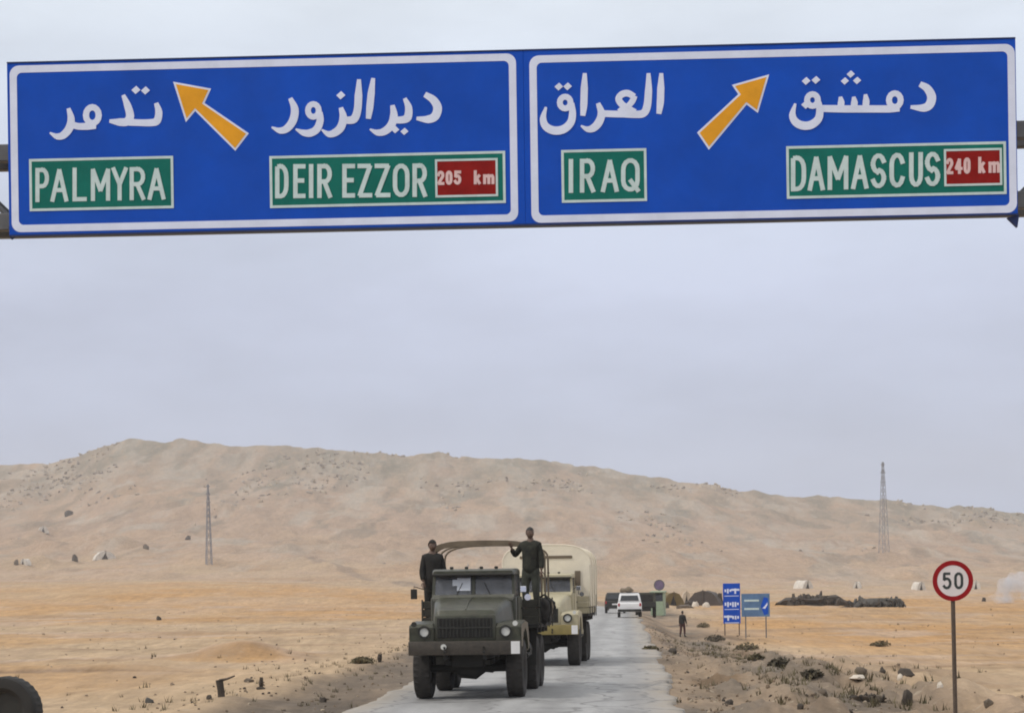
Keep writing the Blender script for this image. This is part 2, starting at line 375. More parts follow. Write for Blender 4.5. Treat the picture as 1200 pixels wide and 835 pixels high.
def road_material():
    m = bpy.data.materials.new('worn_asphalt'); m.use_nodes = True; t = m.node_tree; N, L = t.nodes, t.links
    b = N['Principled BSDF']; b.inputs['Roughness'].default_value = 0.62; b.inputs['Specular IOR Level'].default_value = 0.35
    geo = N.new('ShaderNodeNewGeometry')
    def noise(scale, detail, vec):
        mp = N.new('ShaderNodeMapping'); mp.inputs['Scale'].default_value = vec; mp.inputs['Rotation'].default_value = (0, 0, 0.05); L.new(geo.outputs['Position'], mp.inputs[0])
        n = N.new('ShaderNodeTexNoise'); n.inputs['Scale'].default_value = scale; n.inputs['Detail'].default_value = detail; n.inputs['Roughness'].default_value = 0.65
        L.new(mp.outputs[0], n.inputs['Vector']); return n.outputs['Fac']
    r = N.new('ShaderNodeValToRGB'); L.new(noise(0.8, 7, (1, 0.14, 1)), r.inputs[0])
    r.color_ramp.elements[0].position = 0.30; r.color_ramp.elements[0].color = (0.25, 0.245, 0.24, 1)
    r.color_ramp.elements[1].position = 0.72; r.color_ramp.elements[1].color = (0.43, 0.425, 0.415, 1)
    r2 = N.new('ShaderNodeValToRGB'); L.new(noise(14, 5, (1, 1, 1)), r2.inputs[0])
    r2.color_ramp.elements[0].position = 0.3; r2.color_ramp.elements[0].color = (0.84, 0.84, 0.84, 1)
    r2.color_ramp.elements[1].position = 0.7; r2.color_ramp.elements[1].color = (1.1, 1.1, 1.1, 1)
    x = N.new('ShaderNodeMix'); x.data_type = 'RGBA'; x.blend_type = 'MULTIPLY'; x.inputs['Factor'].default_value = 1
    L.new(r.outputs[0], x.inputs[6]); L.new(r2.outputs[0], x.inputs[7])
    # patches of old tar and dust drifted in from the edges
    at_ = N.new('ShaderNodeAttribute'); at_.attribute_name = 'edge'
    mr = N.new('ShaderNodeMapRange'); mr.inputs[1].default_value = 0.54; mr.inputs[2].default_value = 0.64; mr.inputs[3].default_value = 0; mr.inputs[4].default_value = 0.7
    L.new(noise(0.5, 6, (1, 0.3, 1)), mr.inputs[0])
    y = N.new('ShaderNodeMix'); y.data_type = 'RGBA'; L.new(mr.outputs[0], y.inputs['Factor']); L.new(x.outputs[2], y.inputs[6]); y.inputs[7].default_value = (0.17, 0.165, 0.16, 1)
    md = N.new('ShaderNodeMath'); md.operation = 'MULTIPLY'; L.new(at_.outputs['Fac'], md.inputs[0]); L.new(noise(1.5, 6, (1, 0.4, 1)), md.inputs[1])
    z = N.new('ShaderNodeMix'); z.data_type = 'RGBA'; L.new(md.outputs[0], z.inputs['Factor']); L.new(y.outputs[2], z.inputs[6]); z.inputs[7].default_value = (0.31, 0.26, 0.20, 1)
    vo = N.new('ShaderNodeTexVoronoi'); vo.feature = 'DISTANCE_TO_EDGE'; vo.inputs['Scale'].default_value = 0.55
    mp = N.new('ShaderNodeMapping'); mp.inputs['Scale'].default_value = (1, 0.45, 1); nn = N.new('ShaderNodeTexNoise'); nn.inputs['Scale'].default_value = 1.2; nn.inputs['Detail'].default_value = 5
    ad = N.new('ShaderNodeVectorMath'); ad.operation = 'ADD'; L.new(geo.outputs['Position'], nn.inputs['Vector']); L.new(geo.outputs['Position'], ad.inputs[0]); L.new(nn.outputs['Color'], ad.inputs[1])
    L.new(ad.outputs[0], mp.inputs[0]); L.new(mp.outputs[0], vo.inputs['Vector'])
    cm = N.new('ShaderNodeMapRange'); cm.inputs[1].default_value = 0.008; cm.inputs[2].default_value = 0.03; cm.inputs[3].default_value = 0.75; cm.inputs[4].default_value = 0.0; L.new(vo.outputs['Distance'], cm.inputs[0])
    ck = N.new('ShaderNodeMix'); ck.data_type = 'RGBA'; L.new(cm.outputs[0], ck.inputs['Factor']); L.new(z.outputs[2], ck.inputs[6]); ck.inputs[7].default_value = (0.12, 0.115, 0.11, 1)
    tr = N.new('ShaderNodeAttribute'); tr.attribute_name = 'track'
    tk = N.new('ShaderNodeMix'); tk.data_type = 'RGBA'; tm = N.new('ShaderNodeMath'); tm.operation = 'MULTIPLY'; L.new(tr.outputs['Fac'], tm.inputs[0]); L.new(noise(0.6, 5, (1, 0.2, 1)), tm.inputs[1])
    L.new(tm.outputs[0], tk.inputs['Factor']); L.new(ck.outputs[2], tk.inputs[6]); tk.inputs[7].default_value = (0.20, 0.195, 0.19, 1)
    L.new(tk.outputs[2], b.inputs['Base Color'])
    bp = N.new('ShaderNodeBump'); bp.inputs['Strength'].default_value = 0.3; bp.inputs['Distance'].default_value = 0.01
    L.new(noise(40, 4, (1, 1, 1)), bp.inputs['Height']); L.new(bp.outputs[0], b.inputs['Normal'])
    return m

# ------------------------------------------------------------------ the ground and the road
def grid_mesh(name, X, Y, Z):
    nr, nc = X.shape
    me = bpy.data.meshes.new(name)
    co = np.stack([X, Y, Z], -1).reshape(-1, 3).astype(np.float32)
    i = np.arange(nr - 1)[:, None] * nc + np.arange(nc - 1)[None, :]
    q = np.stack([i, i + 1, i + nc + 1, i + nc], -1).reshape(-1, 4)
    me.vertices.add(len(co)); me.vertices.foreach_set('co', co.ravel())
    me.loops.add(q.size); me.loops.foreach_set('vertex_index', q.ravel().astype(np.int32))
    me.polygons.add(len(q)); me.polygons.foreach_set('loop_start', (np.arange(len(q)) * 4).astype(np.int32))
    me.update(calc_edges=True)
    me.polygons.foreach_set('use_smooth', np.ones(len(q), dtype=bool))
    return me

def build_ground():
    ys = [-150, -80, -40, -15, 0, 10]; y = 16.0
    while y < 3000: ys.append(y); y += max(0.14, 0.0075 * y)
    ys.append(3200)
    ys = np.array(ys); u = np.linspace(-1, 1, 421)
    Yg, U = np.meshgrid(ys, u, indexing='ij')
    Yp = np.maximum(Yg, 8)
    X = (0.265 * Yp + 3) * U + (0.5 * Yp + 260) * np.sign(U) * np.maximum(np.abs(U) - 0.8, 0) ** 2 * 25
    Z = height(X, Yg)
    me = grid_mesh('desert_ground', X, Yg, Z)
    # ground colours, with some shade painted in: tan sand, orange sand, grey gravel by the road, pinkish stony slopes
    d = X - road_x(Yg)
    tan = np.array([0.43, 0.312, 0.198]); orange = np.array([0.43, 0.25, 0.108]); grey = np.array([0.140, 0.113, 0.089])
    pinkish = np.array([0.44, 0.318, 0.228]); hill = np.array([0.325, 0.232, 0.168]); dark = np.array([0.15, 0.125, 0.10]); rub = np.array([0.265, 0.20, 0.142])
    def lay(c, col, w): return c + (col - c) * np.clip(w, 0, 1)[..., None]
    c = np.broadcast_to(tan, X.shape + (3,)).copy()
    n1 = fbm(X / 16, Yg / 30, 61); n2 = fbm(X / 5, Yg / 8, 62)
    c = lay(c, orange, ss(-0.05, 0.18, n1) * 0.6)
    c = lay(c, pinkish, ss(0.0, 0.2, fbm(X / 30, Yg / 45, 63)) * 0.8 * ss(60, 110, Yg))
    c = lay(c, np.array([0.43, 0.25, 0.105]), np.exp(-((X + 9.3) / 2.3) ** 4 - ((Yg - 76) / 5) ** 4) * 1.1)
    c = lay(c, np.array([0.20, 0.125, 0.07]), np.exp(-((Yg - 63.2 - 0.25 * np.sin(X * 0.9)) / 0.55) ** 2) * ss(-8.5, -10.5, X) * (0.75 + n2))  # dark band paints the shaded face of the low ledge
    c = lay(c, orange * 1.03, ss(-8, -25, d) * ss(150, 190, Yg) * (1 - ss(400, 470, Yg)) * (0.55 + 1.2 * n1))          # orange bench at left
    c = lay(c, orange * 1.02, ss(9, 13, d) * ss(48, 70, Yg) * (1 - ss(230, 330, Yg)) * (0.7 + 1.3 * n1))                # orange flat at right
    c = lay(c, grey, ss(-6.3, -4.9, d + n2 * 2.0) * (1 - ss(-2.6, -2.2, d)) * (1 - ss(75, 120, Yg)) * (0.95 + 0.7 * n2))
    c = lay(c, np.array([0.11, 0.09, 0.072]), ss(0.0, 0.14, fbm(X / 1.8, Yg / 5, 70)) * ss(-5.6, -4.6, d) * (1 - ss(-2.5, -2.1, d)) * (1 - ss(60, 90, Yg)) * 0.7)                         # gravel apron left
    c = lay(c, rub, ss(2.4, 3.2, d) * (1 - ss(7.0, 9.5, d + n2 * 2)) * (0.95 + 0.7 * n2))
    c = lay(c, np.array([0.17, 0.115, 0.07]), ss(0.02, 0.13, fbm(X / 2.2, Yg / 9, 93, 4)) * ss(3.0, 4, d) * (1 - ss(8, 11, d)) * (1 - ss(120, 170, Yg)) * 0.95)
    c = lay(c, dark, ss(0.0, 0.18, fbm(X / 1.6, Yg / 7, 66)) * ss(2.6, 3.2, d) * (1 - ss(6.5, 9, d)) * 0.7)
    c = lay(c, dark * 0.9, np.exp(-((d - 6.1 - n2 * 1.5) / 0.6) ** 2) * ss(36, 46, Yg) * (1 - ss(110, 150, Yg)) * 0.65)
    c = lay(c, dark, np.exp(-((d - 3.6) / 0.8) ** 2 - ((Yg - 39.0) / 2.0) ** 2) * 0.9)                                   # shade and erosion at the broken road edge, painted as a dark patch
    c = lay(c, np.array([0.27, 0.175, 0.105]), ss(0.08, 0.2, fbm(X / 11, Yg / 5, 74, 4)) * ss(7, 10, np.abs(d)) * (1 - ss(180, 300, Yg)) * 0.5)
    c = lay(c, np.array([0.44, 0.33, 0.25]), ss(0.06, 0.2, fbm(X / 8, Yg / 7, 75, 4)) * ss(7, 10, np.abs(d)) * (1 - ss(250, 400, Yg)) * 0.6)
    hl = ss(320, 1050, Yg + n1 * 420 + n2 * 160)
    m2 = fbm(X / 6, Yg / 45, 73, 4)
    c = lay(c, hill * 1.03, hl); c = c * (1 + (hl * m2 * 0.5)[..., None])
    n3 = fbm(X / 90, Yg / 130, 64)
    c = lay(c, np.array([0.36, 0.25, 0.17]), hl * ss(0.02, 0.2, n3) * 0.7)
    c = lay(c, np.array([0.37, 0.325, 0.27]), hl * ss(0.06, 0.18, fbm(X / 14, Yg / 90, 65, 5)) * 0.6)
    c = lay(c, np.array([0.16, 0.14, 0.11]), hl * ss(0.10, 0.22, fbm(X / 9, Yg / 60, 68, 4)) * 0.55)
    c = lay(c, np.array([0.34, 0.235, 0.16]), hl * ss(0.05, 0.2, fbm(X / 60, Yg / 200, 69, 4)) * 0.6)
    c = lay(c, np.array([0.22, 0.19, 0.145]), hl * ss(1150, 1450, Yg) * (0.6 + 1.6 * fbm(X / 40, Yg / 120, 71)))
    rg = ss(950, 1300, Yg); m1 = fbm(X / 11, Yg / 70, 72, 5)
    c = lay(c, np.array([0.37, 0.32, 0.26]), rg * ss(0.05, 0.16, m1) * 0.45)
    c = lay(c, np.array([0.15, 0.135, 0.10]), rg * ss(0.05, 0.17, -m1) * 0.5)
    a = me.color_attributes.new('soil_shade', 'FLOAT_COLOR', 'POINT')
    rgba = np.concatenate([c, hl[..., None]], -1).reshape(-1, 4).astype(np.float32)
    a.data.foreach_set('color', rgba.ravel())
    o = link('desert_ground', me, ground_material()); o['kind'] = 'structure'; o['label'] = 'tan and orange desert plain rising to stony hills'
    return o
build_ground()

def build_road():
    ys = [-140.0, -60, -20, 0, 10]; y = 18.0
    while y < 700: ys.append(y); y += max(0.16, 0.006 * y)
    ys = np.array(ys); v = np.linspace(-1, 1, 49)
    Yg, V = np.meshgrid(ys, v, indexing='ij')
    wl = 3.05 + fbm(Yg * 0.09, Yg * 0 + 3, 5, 2) * 0.5 + fbm(Yg * 0.8, Yg * 0 + 4, 15, 4) * 0.36; wr = 3.22 + fbm(Yg * 0.08, Yg * 0 + 9, 6, 2) * 0.45 + fbm(Yg * 0.8, Yg * 0 + 5, 16, 4) * 0.42
    W = np.where(V < 0, wl, wr)
    D = V * W; X = road_x(Yg) + D
    Z = 0.035 - 0.012 * np.abs(D) + fbm(X / 3, Yg / 6, 8) * 0.03
    Z[:, 0] -= 0.12; Z[:, -1] -= 0.12
    X[:, 0] = X[:, 1] - 0.03; X[:, -1] = X[:, -2] + 0.03
    me = grid_mesh('road', X, Yg, Z)
    a = me.attributes.new('edge', 'FLOAT', 'POINT')
    e = (ss(0.60, 0.98, np.abs(V)) * 1.7 + 0.9 * ss(90, 260, Yg) * 0.35).astype(np.float32)
    a.data.foreach_set('value', e.ravel())
    tk = me.attributes.new('track', 'FLOAT', 'POINT'); t_ = sum(np.exp(-((D - c_) / 0.28) ** 2) for c_ in (-2.1, -0.55, 0.75, 2.25)).astype(np.float32)
    tk.data.foreach_set('value', t_.ravel())
    o = link('road', me, road_material()); o['kind'] = 'structure'; o['label'] = 'worn pale grey asphalt road with crumbled edges'
build_road()
def road_z(x, y): return 0.035 - 0.012 * abs(x - float(road_x(y)))

# ------------------------------------------------------------------ overhead direction sign
SIGN_Y, SIGN_YAW = 23.2, -0.042
def build_sign():
    org = at(600, 160, SIGN_Y)
    ux = Vector((math.cos(SIGN_YAW), math.sin(SIGN_YAW), 0)); nrm = Vector((ux.y, -ux.x, 0))    # normal towards the traffic
    def P(px, py):
        """Pixel of the photograph -> (along, up) metres on the sign's plane."""
        r = ray(px, py); o = Vector((0, 0, EYE))
        t = (org - o).dot(nrm) / r.dot(nrm); w = o + r * t - org
        return (w.dot(ux), w.z)
    root = thing('overhead_road_sign', 'wide blue gantry sign spanning the road with PALMYRA, IRAQ and DAMASCUS', 'road sign', org, SIGN_YAW)
    L = lambda p, y: Vector((p[0], y, p[1]))                       # local: x along, -y towards traffic
    SA = lambda x, y: P(x / 3.213, 30 + y / 3.213)
    SB = lambda x, y: P(300 + x / 3.478, 40 + y / 3.478)
    SCC = lambda x, y: P(610 + x / 3.48, 40 + y / 3.48)
    SD = lambda x, y: P(890 + x / 3.481, 40 + y / 3.481)

    def rrect(x0, x1, z0, z1, r, n=6):
        pts = []
        for cx, cz, a0 in ((x1 - r, z1 - r, 0), (x0 + r, z1 - r, 90), (x0 + r, z0 + r, 180), (x1 - r, z0 + r, 270)):
            for k in range(n + 1):
                a = math.radians(a0 + 90 * k / n); pts.append((cx + r * math.cos(a), cz + r * math.sin(a)))
        return pts
    def frame(mb, o, i, y, d):
        n = len(o)
        ring = [[mb.bm.verts.new(L(p, yy)) for p in q] for q, yy in ((o, y), (o, y - d), (i, y - d), (i, y))]
        for a in range(3):
            A, B = ring[a], ring[a + 1]
            for k in range(n): mb.bm.faces.new([A[k], A[(k + 1) % n], B[(k + 1) % n], B[k]])
    def quad_inset(q, m):
        (c0, c1, c2, c3) = [Vector((p[0], 0, p[1])) for p in q]
        cx = (c0 + c1 + c2 + c3) / 4
        return [(p.x - math.copysign(m, p.x - cx.x), p.z - math.copysign(m, p.z - cx.z)) for p in (c0, c1, c2, c3)]
    def square(q):
        x0 = (q[0][0] + q[3][0]) / 2; x1 = (q[1][0] + q[2][0]) / 2; z1 = (q[0][1] + q[1][1]) / 2; z0 = (q[2][1] + q[3][1]) / 2
        return [(x0, z1), (x1, z1), (x1, z0), (x0, z0)]
    def plate(name, q, m_edge, m_face, edge, y, parent, d=0.004, label=None):
        q = square(q)
        mb = MB(); mb.prism([L(p, y) for p in q], (0, -d, 0)); o = mb.obj(name, m_face, parent, label, smooth=False)
        fb = MB(); frame(fb, q, quad_inset(q, edge), y - d + 0.0005, 0.003); fb.obj('plate_border', m_edge, parent, smooth=False)
        return o
    def stroke(mb, pts, w, y, d=0.004, caps=True):
        """Brush stroke of varying width; pts in (u, v)."""
        P2 = [Vector(p) for p in pts]
        n = len(P2)
        ws = w if isinstance(w, (list, tuple)) else [w] * n
        lft, rgt = [], []
        for i in range(n):
            a = (P2[i] - P2[max(i - 1, 0)]); b = (P2[min(i + 1, n - 1)] - P2[i])
            da = a.normalized() if a.length > 1e-9 else b.normalized(); db = b.normalized() if b.length > 1e-9 else da
            t = (da + db); t = t.normalized() if t.length > 1e-6 else da
            k = 1.0 / max(0.55, t.dot(da))
            nn = Vector((-t.y, t.x)) * ws[i] * 0.5 * k
            lft.append(P2[i] + nn); rgt.append(P2[i] - nn)
        lf = [mb.bm.verts.new(L(p, y - d)) for p in lft]; rf = [mb.bm.verts.new(L(p, y - d)) for p in rgt]
        lb = [mb.bm.verts.new(L(p, y)) for p in lft]; rb = [mb.bm.verts.new(L(p, y)) for p in rgt]
        for i in range(n - 1):
            mb.bm.faces.new([lf[i], lf[i + 1], rf[i + 1], rf[i]]); mb.bm.faces.new([lf[i], lb[i], lb[i + 1], lf[i + 1]]); mb.bm.faces.new([rf[i], rf[i + 1], rb[i + 1], rb[i]])
        for e in (0, n - 1): mb.bm.faces.new([lf[e], rf[e], rb[e], lb[e]])
    def curve(pts, k=4):
        """Catmull-Rom through pts."""
        p = [Vector(q) for q in pts]; p = [p[0] * 2 - p[1]] + p + [p[-1] * 2 - p[-2]]; out = []
        for i in range(1, len(p) - 2):
            for j in range(k):
                t = j / k
                out.append(0.5 * ((2 * p[i]) + (p[i + 1] - p[i - 1]) * t + (2 * p[i - 1] - 5 * p[i] + 4 * p[i + 1] - p[i + 2]) * t * t + (3 * p[i] - p[i - 1] - 3 * p[i + 1] + p[i + 2]) * t ** 3))
        out.append(p[-2]); return out
    def smear(ws, n):
        return [np.interp(i / (n - 1), np.linspace(0, 1, len(ws)), ws) for i in range(n)]
    U = 1.0 / 112 / 3.478 * 1.0                                      # metres per zoomed pixel
    def brush(mb, S, pts, ws, y, depth):
        c = curve([S(*p) for p in pts]); stroke(mb, c, [v * U * 1.12 for v in smear(ws, len(c))], y, depth)
    def ring(mb, S, cx, cy, rx, ry, w, y, depth, n=16):
        c = [S(cx + rx * math.cos(2 * PI * k / n), cy + ry * math.sin(2 * PI * k / n)) for k in range(n)] ; c = c + [c[0]]
        ds = 0.0
        P2 = [Vector(p) for p in c[:-1]]; cen = sum(P2, Vector((0, 0))) / n
        o = [cen + (p - cen) * (1 + w * U / 2 / (p - cen).length) for p in P2]; i_ = [cen + (p - cen) * (1 - w * U / 2 / (p - cen).length) for p in P2]
        frame(mb, [tuple(p) for p in o], [tuple(p) for p in i_], y, depth)
    def dot(mb, S, x, y_, r, y, depth):
        cx, cz = S(x, y_); r = r * U
        mb.prism([L((cx + r * a, cz + r * b), y) for a, b in ((1.1, 0), (0.1, 1.0), (-1.1, 0), (-0.1, -1.0))], (0, -depth, 0))

    def arabic(which, parent, y):
        mb = MB(); k = [0.0]
        def dp(): k[0] += 0.0004; return 0.004 + k[0]
        if which == 'tadmur':
            S = SA
            brush(mb, S, [(588, 292), (598, 325), (592, 358), (570, 366), (520, 366), (486, 364)], [16, 26, 28, 26, 24, 26], y, dp())
            brush(mb, S, [(464, 262), (480, 300), (490, 340), (478, 362), (450, 364), (412, 360)], [14, 26, 30, 30, 28, 12], y, dp())
            dot(mb, S, 512, 243, 17, y, dp()); dot(mb, S, 548, 245, 17, y, dp())
            ring(mb, S, 348, 338, 24, 30, 26, y, dp())
            brush(mb, S, [(362, 380), (330, 380), (295, 380), (268, 372)], [18, 26, 24, 24], y, dp())
            brush(mb, S, [(258, 312), (268, 350), (262, 385), (240, 412), (215, 418), (188, 404)], [14, 26, 30, 28, 22, 6], y, dp())
        elif which == 'deir':
            S = SB
            brush(mb, S, [(688, 246), (722, 268), (740, 300), (730, 335), (700, 348), (654, 344)], [20, 28, 32, 32, 28, 12], y, dp())
            brush(mb, S, [(606, 262), (622, 300), (618, 340), (595, 350), (562, 350)], [14, 26, 30, 26, 24], y, dp())
            brush(mb, S, [(556, 290), (562, 330), (552, 370), (525, 396), (495, 402), (464, 388)], [16, 28, 30, 28, 22, 6], y, dp())
            dot(mb, S, 568, 390, 15, y, dp()); dot(mb, S, 605, 397, 15, y, dp())
            brush(mb, S, [(478, 180), (470, 240), (464, 300), (458, 346)], [14, 26, 26, 18], y, dp())
            brush(mb, S, [(420, 185), (418, 250), (414, 310), (400, 346), (372, 352), (346, 350)], [14, 28, 28, 30, 26, 24], y, dp())
            dot(mb, S, 346, 250, 17, y, dp())
            brush(mb, S, [(346, 300), (356, 340), (346, 380), (322, 402), (296, 408), (268, 390)], [16, 28, 30, 28, 22, 6], y, dp())
            ring(mb, S, 234, 312, 22, 26, 24, y, dp())
            brush(mb, S, [(260, 318), (262, 352), (248, 388), (220, 404), (192, 402), (162, 388)], [20, 26, 28, 28, 22, 6], y, dp())
            brush(mb, S, [(140, 262), (158, 305), (152, 350), (128, 384), (98, 394), (64, 380)], [16, 28, 30, 28, 22, 6], y, dp())
        elif which == 'iraq':
            S = SCC
            brush(mb, S, [(574, 160), (572, 220), (570, 280), (564, 326)], [14, 26, 26, 18], y, dp())
            brush(mb, S, [(522, 160), (522, 230), (516, 295), (500, 324), (462, 328), (420, 327), (372, 326), (326, 324)], [14, 26, 28, 28, 26, 24, 24, 24], y, dp())
            brush(mb, S, [(468, 318), (440, 304), (412, 286), (400, 264), (414, 246), (438, 242), (464, 256)], [20, 22, 24, 24, 24, 24, 22], y, dp())
            brush(mb, S, [(466, 252), (456, 274), (440, 292), (420, 304), (402, 318)], [20, 22, 20, 22, 22], y, dp())
            brush(mb, S, [(316, 282), (330, 325), (318, 362), (296, 384), (272, 388), (246, 374)], [16, 28, 30, 28, 20, 6], y, dp())
            brush(mb, S, [(262, 160), (260, 220), (258, 290), (254, 334)], [14, 26, 26, 18], y, dp())
            dot(mb, S, 156, 215, 16, y, dp()); dot(mb, S, 192, 214, 16, y, dp())
            ring(mb, S, 182, 280, 22, 24, 24, y, dp())
            brush(mb, S, [(208, 282), (212, 325), (204, 362), (176, 388), (138, 394), (104, 378), (92, 345), (104, 298)], [20, 26, 28, 30, 30, 28, 24, 8], y, dp())
        else:
            S = SD
            brush(mb, S, [(654, 204), (684, 222), (702, 255), (694, 288), (668, 302), (616, 298)], [20, 28, 32, 32, 28, 12], y, dp())
            ring(mb, S, 552, 270, 24, 28, 24, y, dp())
            brush(mb, S, [(572, 306), (530, 306), (470, 306), (420, 306), (360, 306), (300, 305), (238, 304)], [18, 26, 26, 26, 26, 26, 24], y, dp())
            for tx, top in ((432, 246), (384, 256), (330, 256)):
                brush(mb, S, [(tx, top), (tx + 3, (top + 300) / 2), (tx + 1, 300)], [12, 24, 24], y, dp())
            for a, b in ((348, 192), (398, 190), (372, 164)): dot(mb, S, a, b, 15, y, dp())
            dot(mb, S, 190, 192, 16, y, dp()); dot(mb, S, 230, 188, 16, y, dp())
            ring(mb, S, 216, 270, 22, 24, 24, y, dp())
            brush(mb, S, [(240, 276), (246, 312), (240, 346), (212, 370), (178, 374), (148, 360), (134, 330), (146, 284)], [20, 26, 28, 30, 30, 28, 24, 8], y, dp())
            dot(mb, S, 190, 288, 18, y, dp())
        return mb.obj('arabic_lettering', M['signwhite'], parent, smooth=False)

    def arc(cx, cy, rx, ry, a0, a1, n=7): return [(cx + rx * math.cos(math.radians(a0 + (a1 - a0) * k / n)), cy + ry * math.sin(math.radians(a0 + (a1 - a0) * k / n))) for k in range(n + 1)]
    G = {   # strokes in a cell: x 0..1, y 0 (top)..1 (baseline)
        'P': [[(0, 1), (0, 0), (.55, 0)] + arc(.55, .27, .45, .27, -90, 90) + [(0, .54)]],
        'A': [[(0, 1), (.5, 0), (1, 1)], [(.2, .68), (.8, .68)]],
        'L': [[(0, 0), (0, 1), (1, 1)]],
        'M': [[(0, 1), (0, 0), (.5, .72), (1, 0), (1, 1)]],
        'Y': [[(0, 0), (.5, .52), (1, 0)], [(.5, .5), (.5, 1)]],
        'R': [[(0, 1), (0, 0), (.55, 0)] + arc(.55, .26, .45, .26, -90, 90) + [(0, .52)], [(.5, .54), (1, 1)]],
        'D': [[(0, 0), (.4, 0)] + arc(.4, .35, .6, .35, -90, 0, 4) + arc(.4, .65, .6, .35, 0, 90, 4) + [(0, 1), (0, 0.0)]],
        'E': [[(1, 0), (0, 0), (0, 1), (1, 1)], [(0, .48), (.85, .48)]],
        'I': [[(0.5, 0), (0.5, 1)]],
        'Z': [[(0, 0), (1, 0), (0, 1), (1, 1)]],
        'O': [arc(.5, .3, .5, .3, 180, 360) + arc(.5, .7, .5, .3, 0, 180) + [(0, .3)]],
        'Q': [arc(.5, .3, .5, .3, 180, 360) + arc(.5, .7, .5, .3, 0, 180) + [(0, .3)], [(.55, .72), (1.0, 1.02)]],
        'S': [arc(.5, .27, .5, .27, -20, -180, 6) + arc(.5, .27, .5, .27, 180, 100, 3) + arc(.5, .74, .5, .26, -80, 0, 4) + arc(.5, .74, .5, .26, 0, 160, 6)],
        'C': [arc(.5, .3, .5, .3, -15, -180, 6) + arc(.5, .7, .5, .3, 180, 15, 6)],
        'U': [[(0, 0)] + arc(.5, .7, .5, .3, 180, 0) + [(1, 0)]],
        '2': [arc(.5, .27, .5, .27, -170, 20, 7) + [(0, 1), (1, 1)]],
        '0': [arc(.5, .3, .5, .3, 180, 360) + arc(.5, .7, .5, .3, 0, 180) + [(0, .3)]],
        '5': [[(.95, 0), (.1, 0), (.05, .42)] + arc(.45, .67, .55, .33, -100, 150, 9)],
        '4': [[(.75, 1), (.75, 0), (0, .7), (1.1, .7)]],
        'k': [[(0, 0), (0, 1)], [(.9, .38), (.1, .72)], [(.35, .6), (1, 1)]],
        'm': [[(0, 1), (0, .38)], [(0, .42), (.42, .38), (.5, .5), (.5, 1)], [(.5, .5), (.6, .4), (.9, .38), (1, .5), (1, 1)]],
    }
    build_sign.G = G; build_sign.stroke = stroke
    def latin(S, items, ytl, ybl, ytr, ybr, w, matl, parent, y, name='lettering'):
        mb = MB(); xa, xb = items[0][1], items[-1][2]; k = 0
        for ch, x0, x1 in items:
            for st in G[ch]:
                pts = []
                for gx, gy in st:
                    x = x0 + w / 2 + gx * (x1 - x0 - w); f = (x - xa) / (xb - xa)
                    yt = ytl + (ytr - ytl) * f + w / 2; yb = ybl + (ybr - ybl) * f - w / 2
                    pts.append(S(x, yt + (yb - yt) * gy))
                # run stroke ends out to the cell's edge
                k += 1
                P2 = [Vector(p) for p in pts]
                if (P2[0] - P2[-1]).length > 1e-6:
                    P2[0] += (P2[0] - P2[1]).normalized() * w * U * 0.5; P2[-1] += (P2[-1] - P2[-2]).normalized() * w * U * 0.5
                # split at sharp corners so that mitres stay sound
                seg = [P2[0]]
                def out(sg):
                    if len(sg) > 1:
                        nonlocal k
                        k += 1; stroke(mb, [tuple(q) for q in sg], w * U, y, 0.003 + 0.00012 * (k % 40))
                for i in range(1, len(P2) - 1):
                    seg.append(P2[i])
                    a = (P2[i] - P2[i - 1]).normalized(); b = (P2[i + 1] - P2[i]).normalized()
                    if a.dot(b) < 0.35:
                        ext = w * U * (0.5 if a.dot(b) > -0.3 else 0.15)
                        seg[-1] = P2[i] + a * ext; out(seg); seg = [P2[i] - b * ext]
                seg.append(P2[-1]); out(seg)
        return mb.obj(name, matl, parent, smooth=False)

    def arrow(S, pts, parent, y):
        v = [Vector(S(*p)) for p in pts]; n = len(v)
        def inset(m):
            out = []
            for i in range(n):
                a = (v[i] - v[i - 1]).normalized(); b = (v[(i + 1) % n] - v[i]).normalized()
                na, nb = Vector((-a.y, a.x)), Vector((-b.y, b.x))
                t = (na + nb); t = t / max(t.length_squared, 0.35) * 2
                if t.length > 2.6: t = t.normalized() * 2.6
                out.append(v[i] + t * m * sgn)
            return out
        area = sum(v[i].x * v[(i + 1) % n].y - v[(i + 1) % n].x * v[i].y for i in range(n)); sgn = 1 if area > 0 else -1
        m1 = MB(); m1.prism([L(p, y) for p in v], (0, -0.004, 0)); m1.obj('arrow_outline', M['signwhite'], parent, smooth=False)
        m2 = MB(); m2.prism([L(p, y - 0.0035) for p in inset(0.020)], (0, -0.004, 0)); m2.obj('arrow', M['yellow'], parent, smooth=False)

    # two boards, butted with a dark seam
    pa = [P(8.7, 71), P(613, 60), P(613, 263.5), P(10, 270.5)]; pb = [P(613, 60), P(1191, 48.5), P(1192, 254), P(613, 263.5)]
    x0, xm, x1 = (pa[0][0] + pa[3][0]) / 2, pa[1][0], (pb[1][0] + pb[2][0]) / 2
    zt = (pa[0][1] + pa[1][1] + pb[1][1]) / 3; zb = (pa[3][1] + pa[2][1] + pb[2][1]) / 3
    boards = []
    for xa, xb, lab in ((x0, xm - 0.0005, 'blue board for PALMYRA and DEIR EZZOR with a yellow arrow to the upper left'), (xm + 0.0005, x1, 'blue board for IRAQ and DAMASCUS with a yellow arrow to the upper right')):
        mb = MB(); mb.box(xa, xb, 0.0, 0.04, zb, zt, 0.004)
        b = mb.obj('sign_board', M['blue'], root, lab); boards.append(b)
        tr = MB(); tr.box(xa, xb, -0.006, 0.05, zt + 0.001, zt + 0.014); tr.box(xa, xb, -0.006, 0.05, zb - 0.014, zb - 0.001); tr.obj('edge_trim', M['seam'], b)
    BL, BR = boards
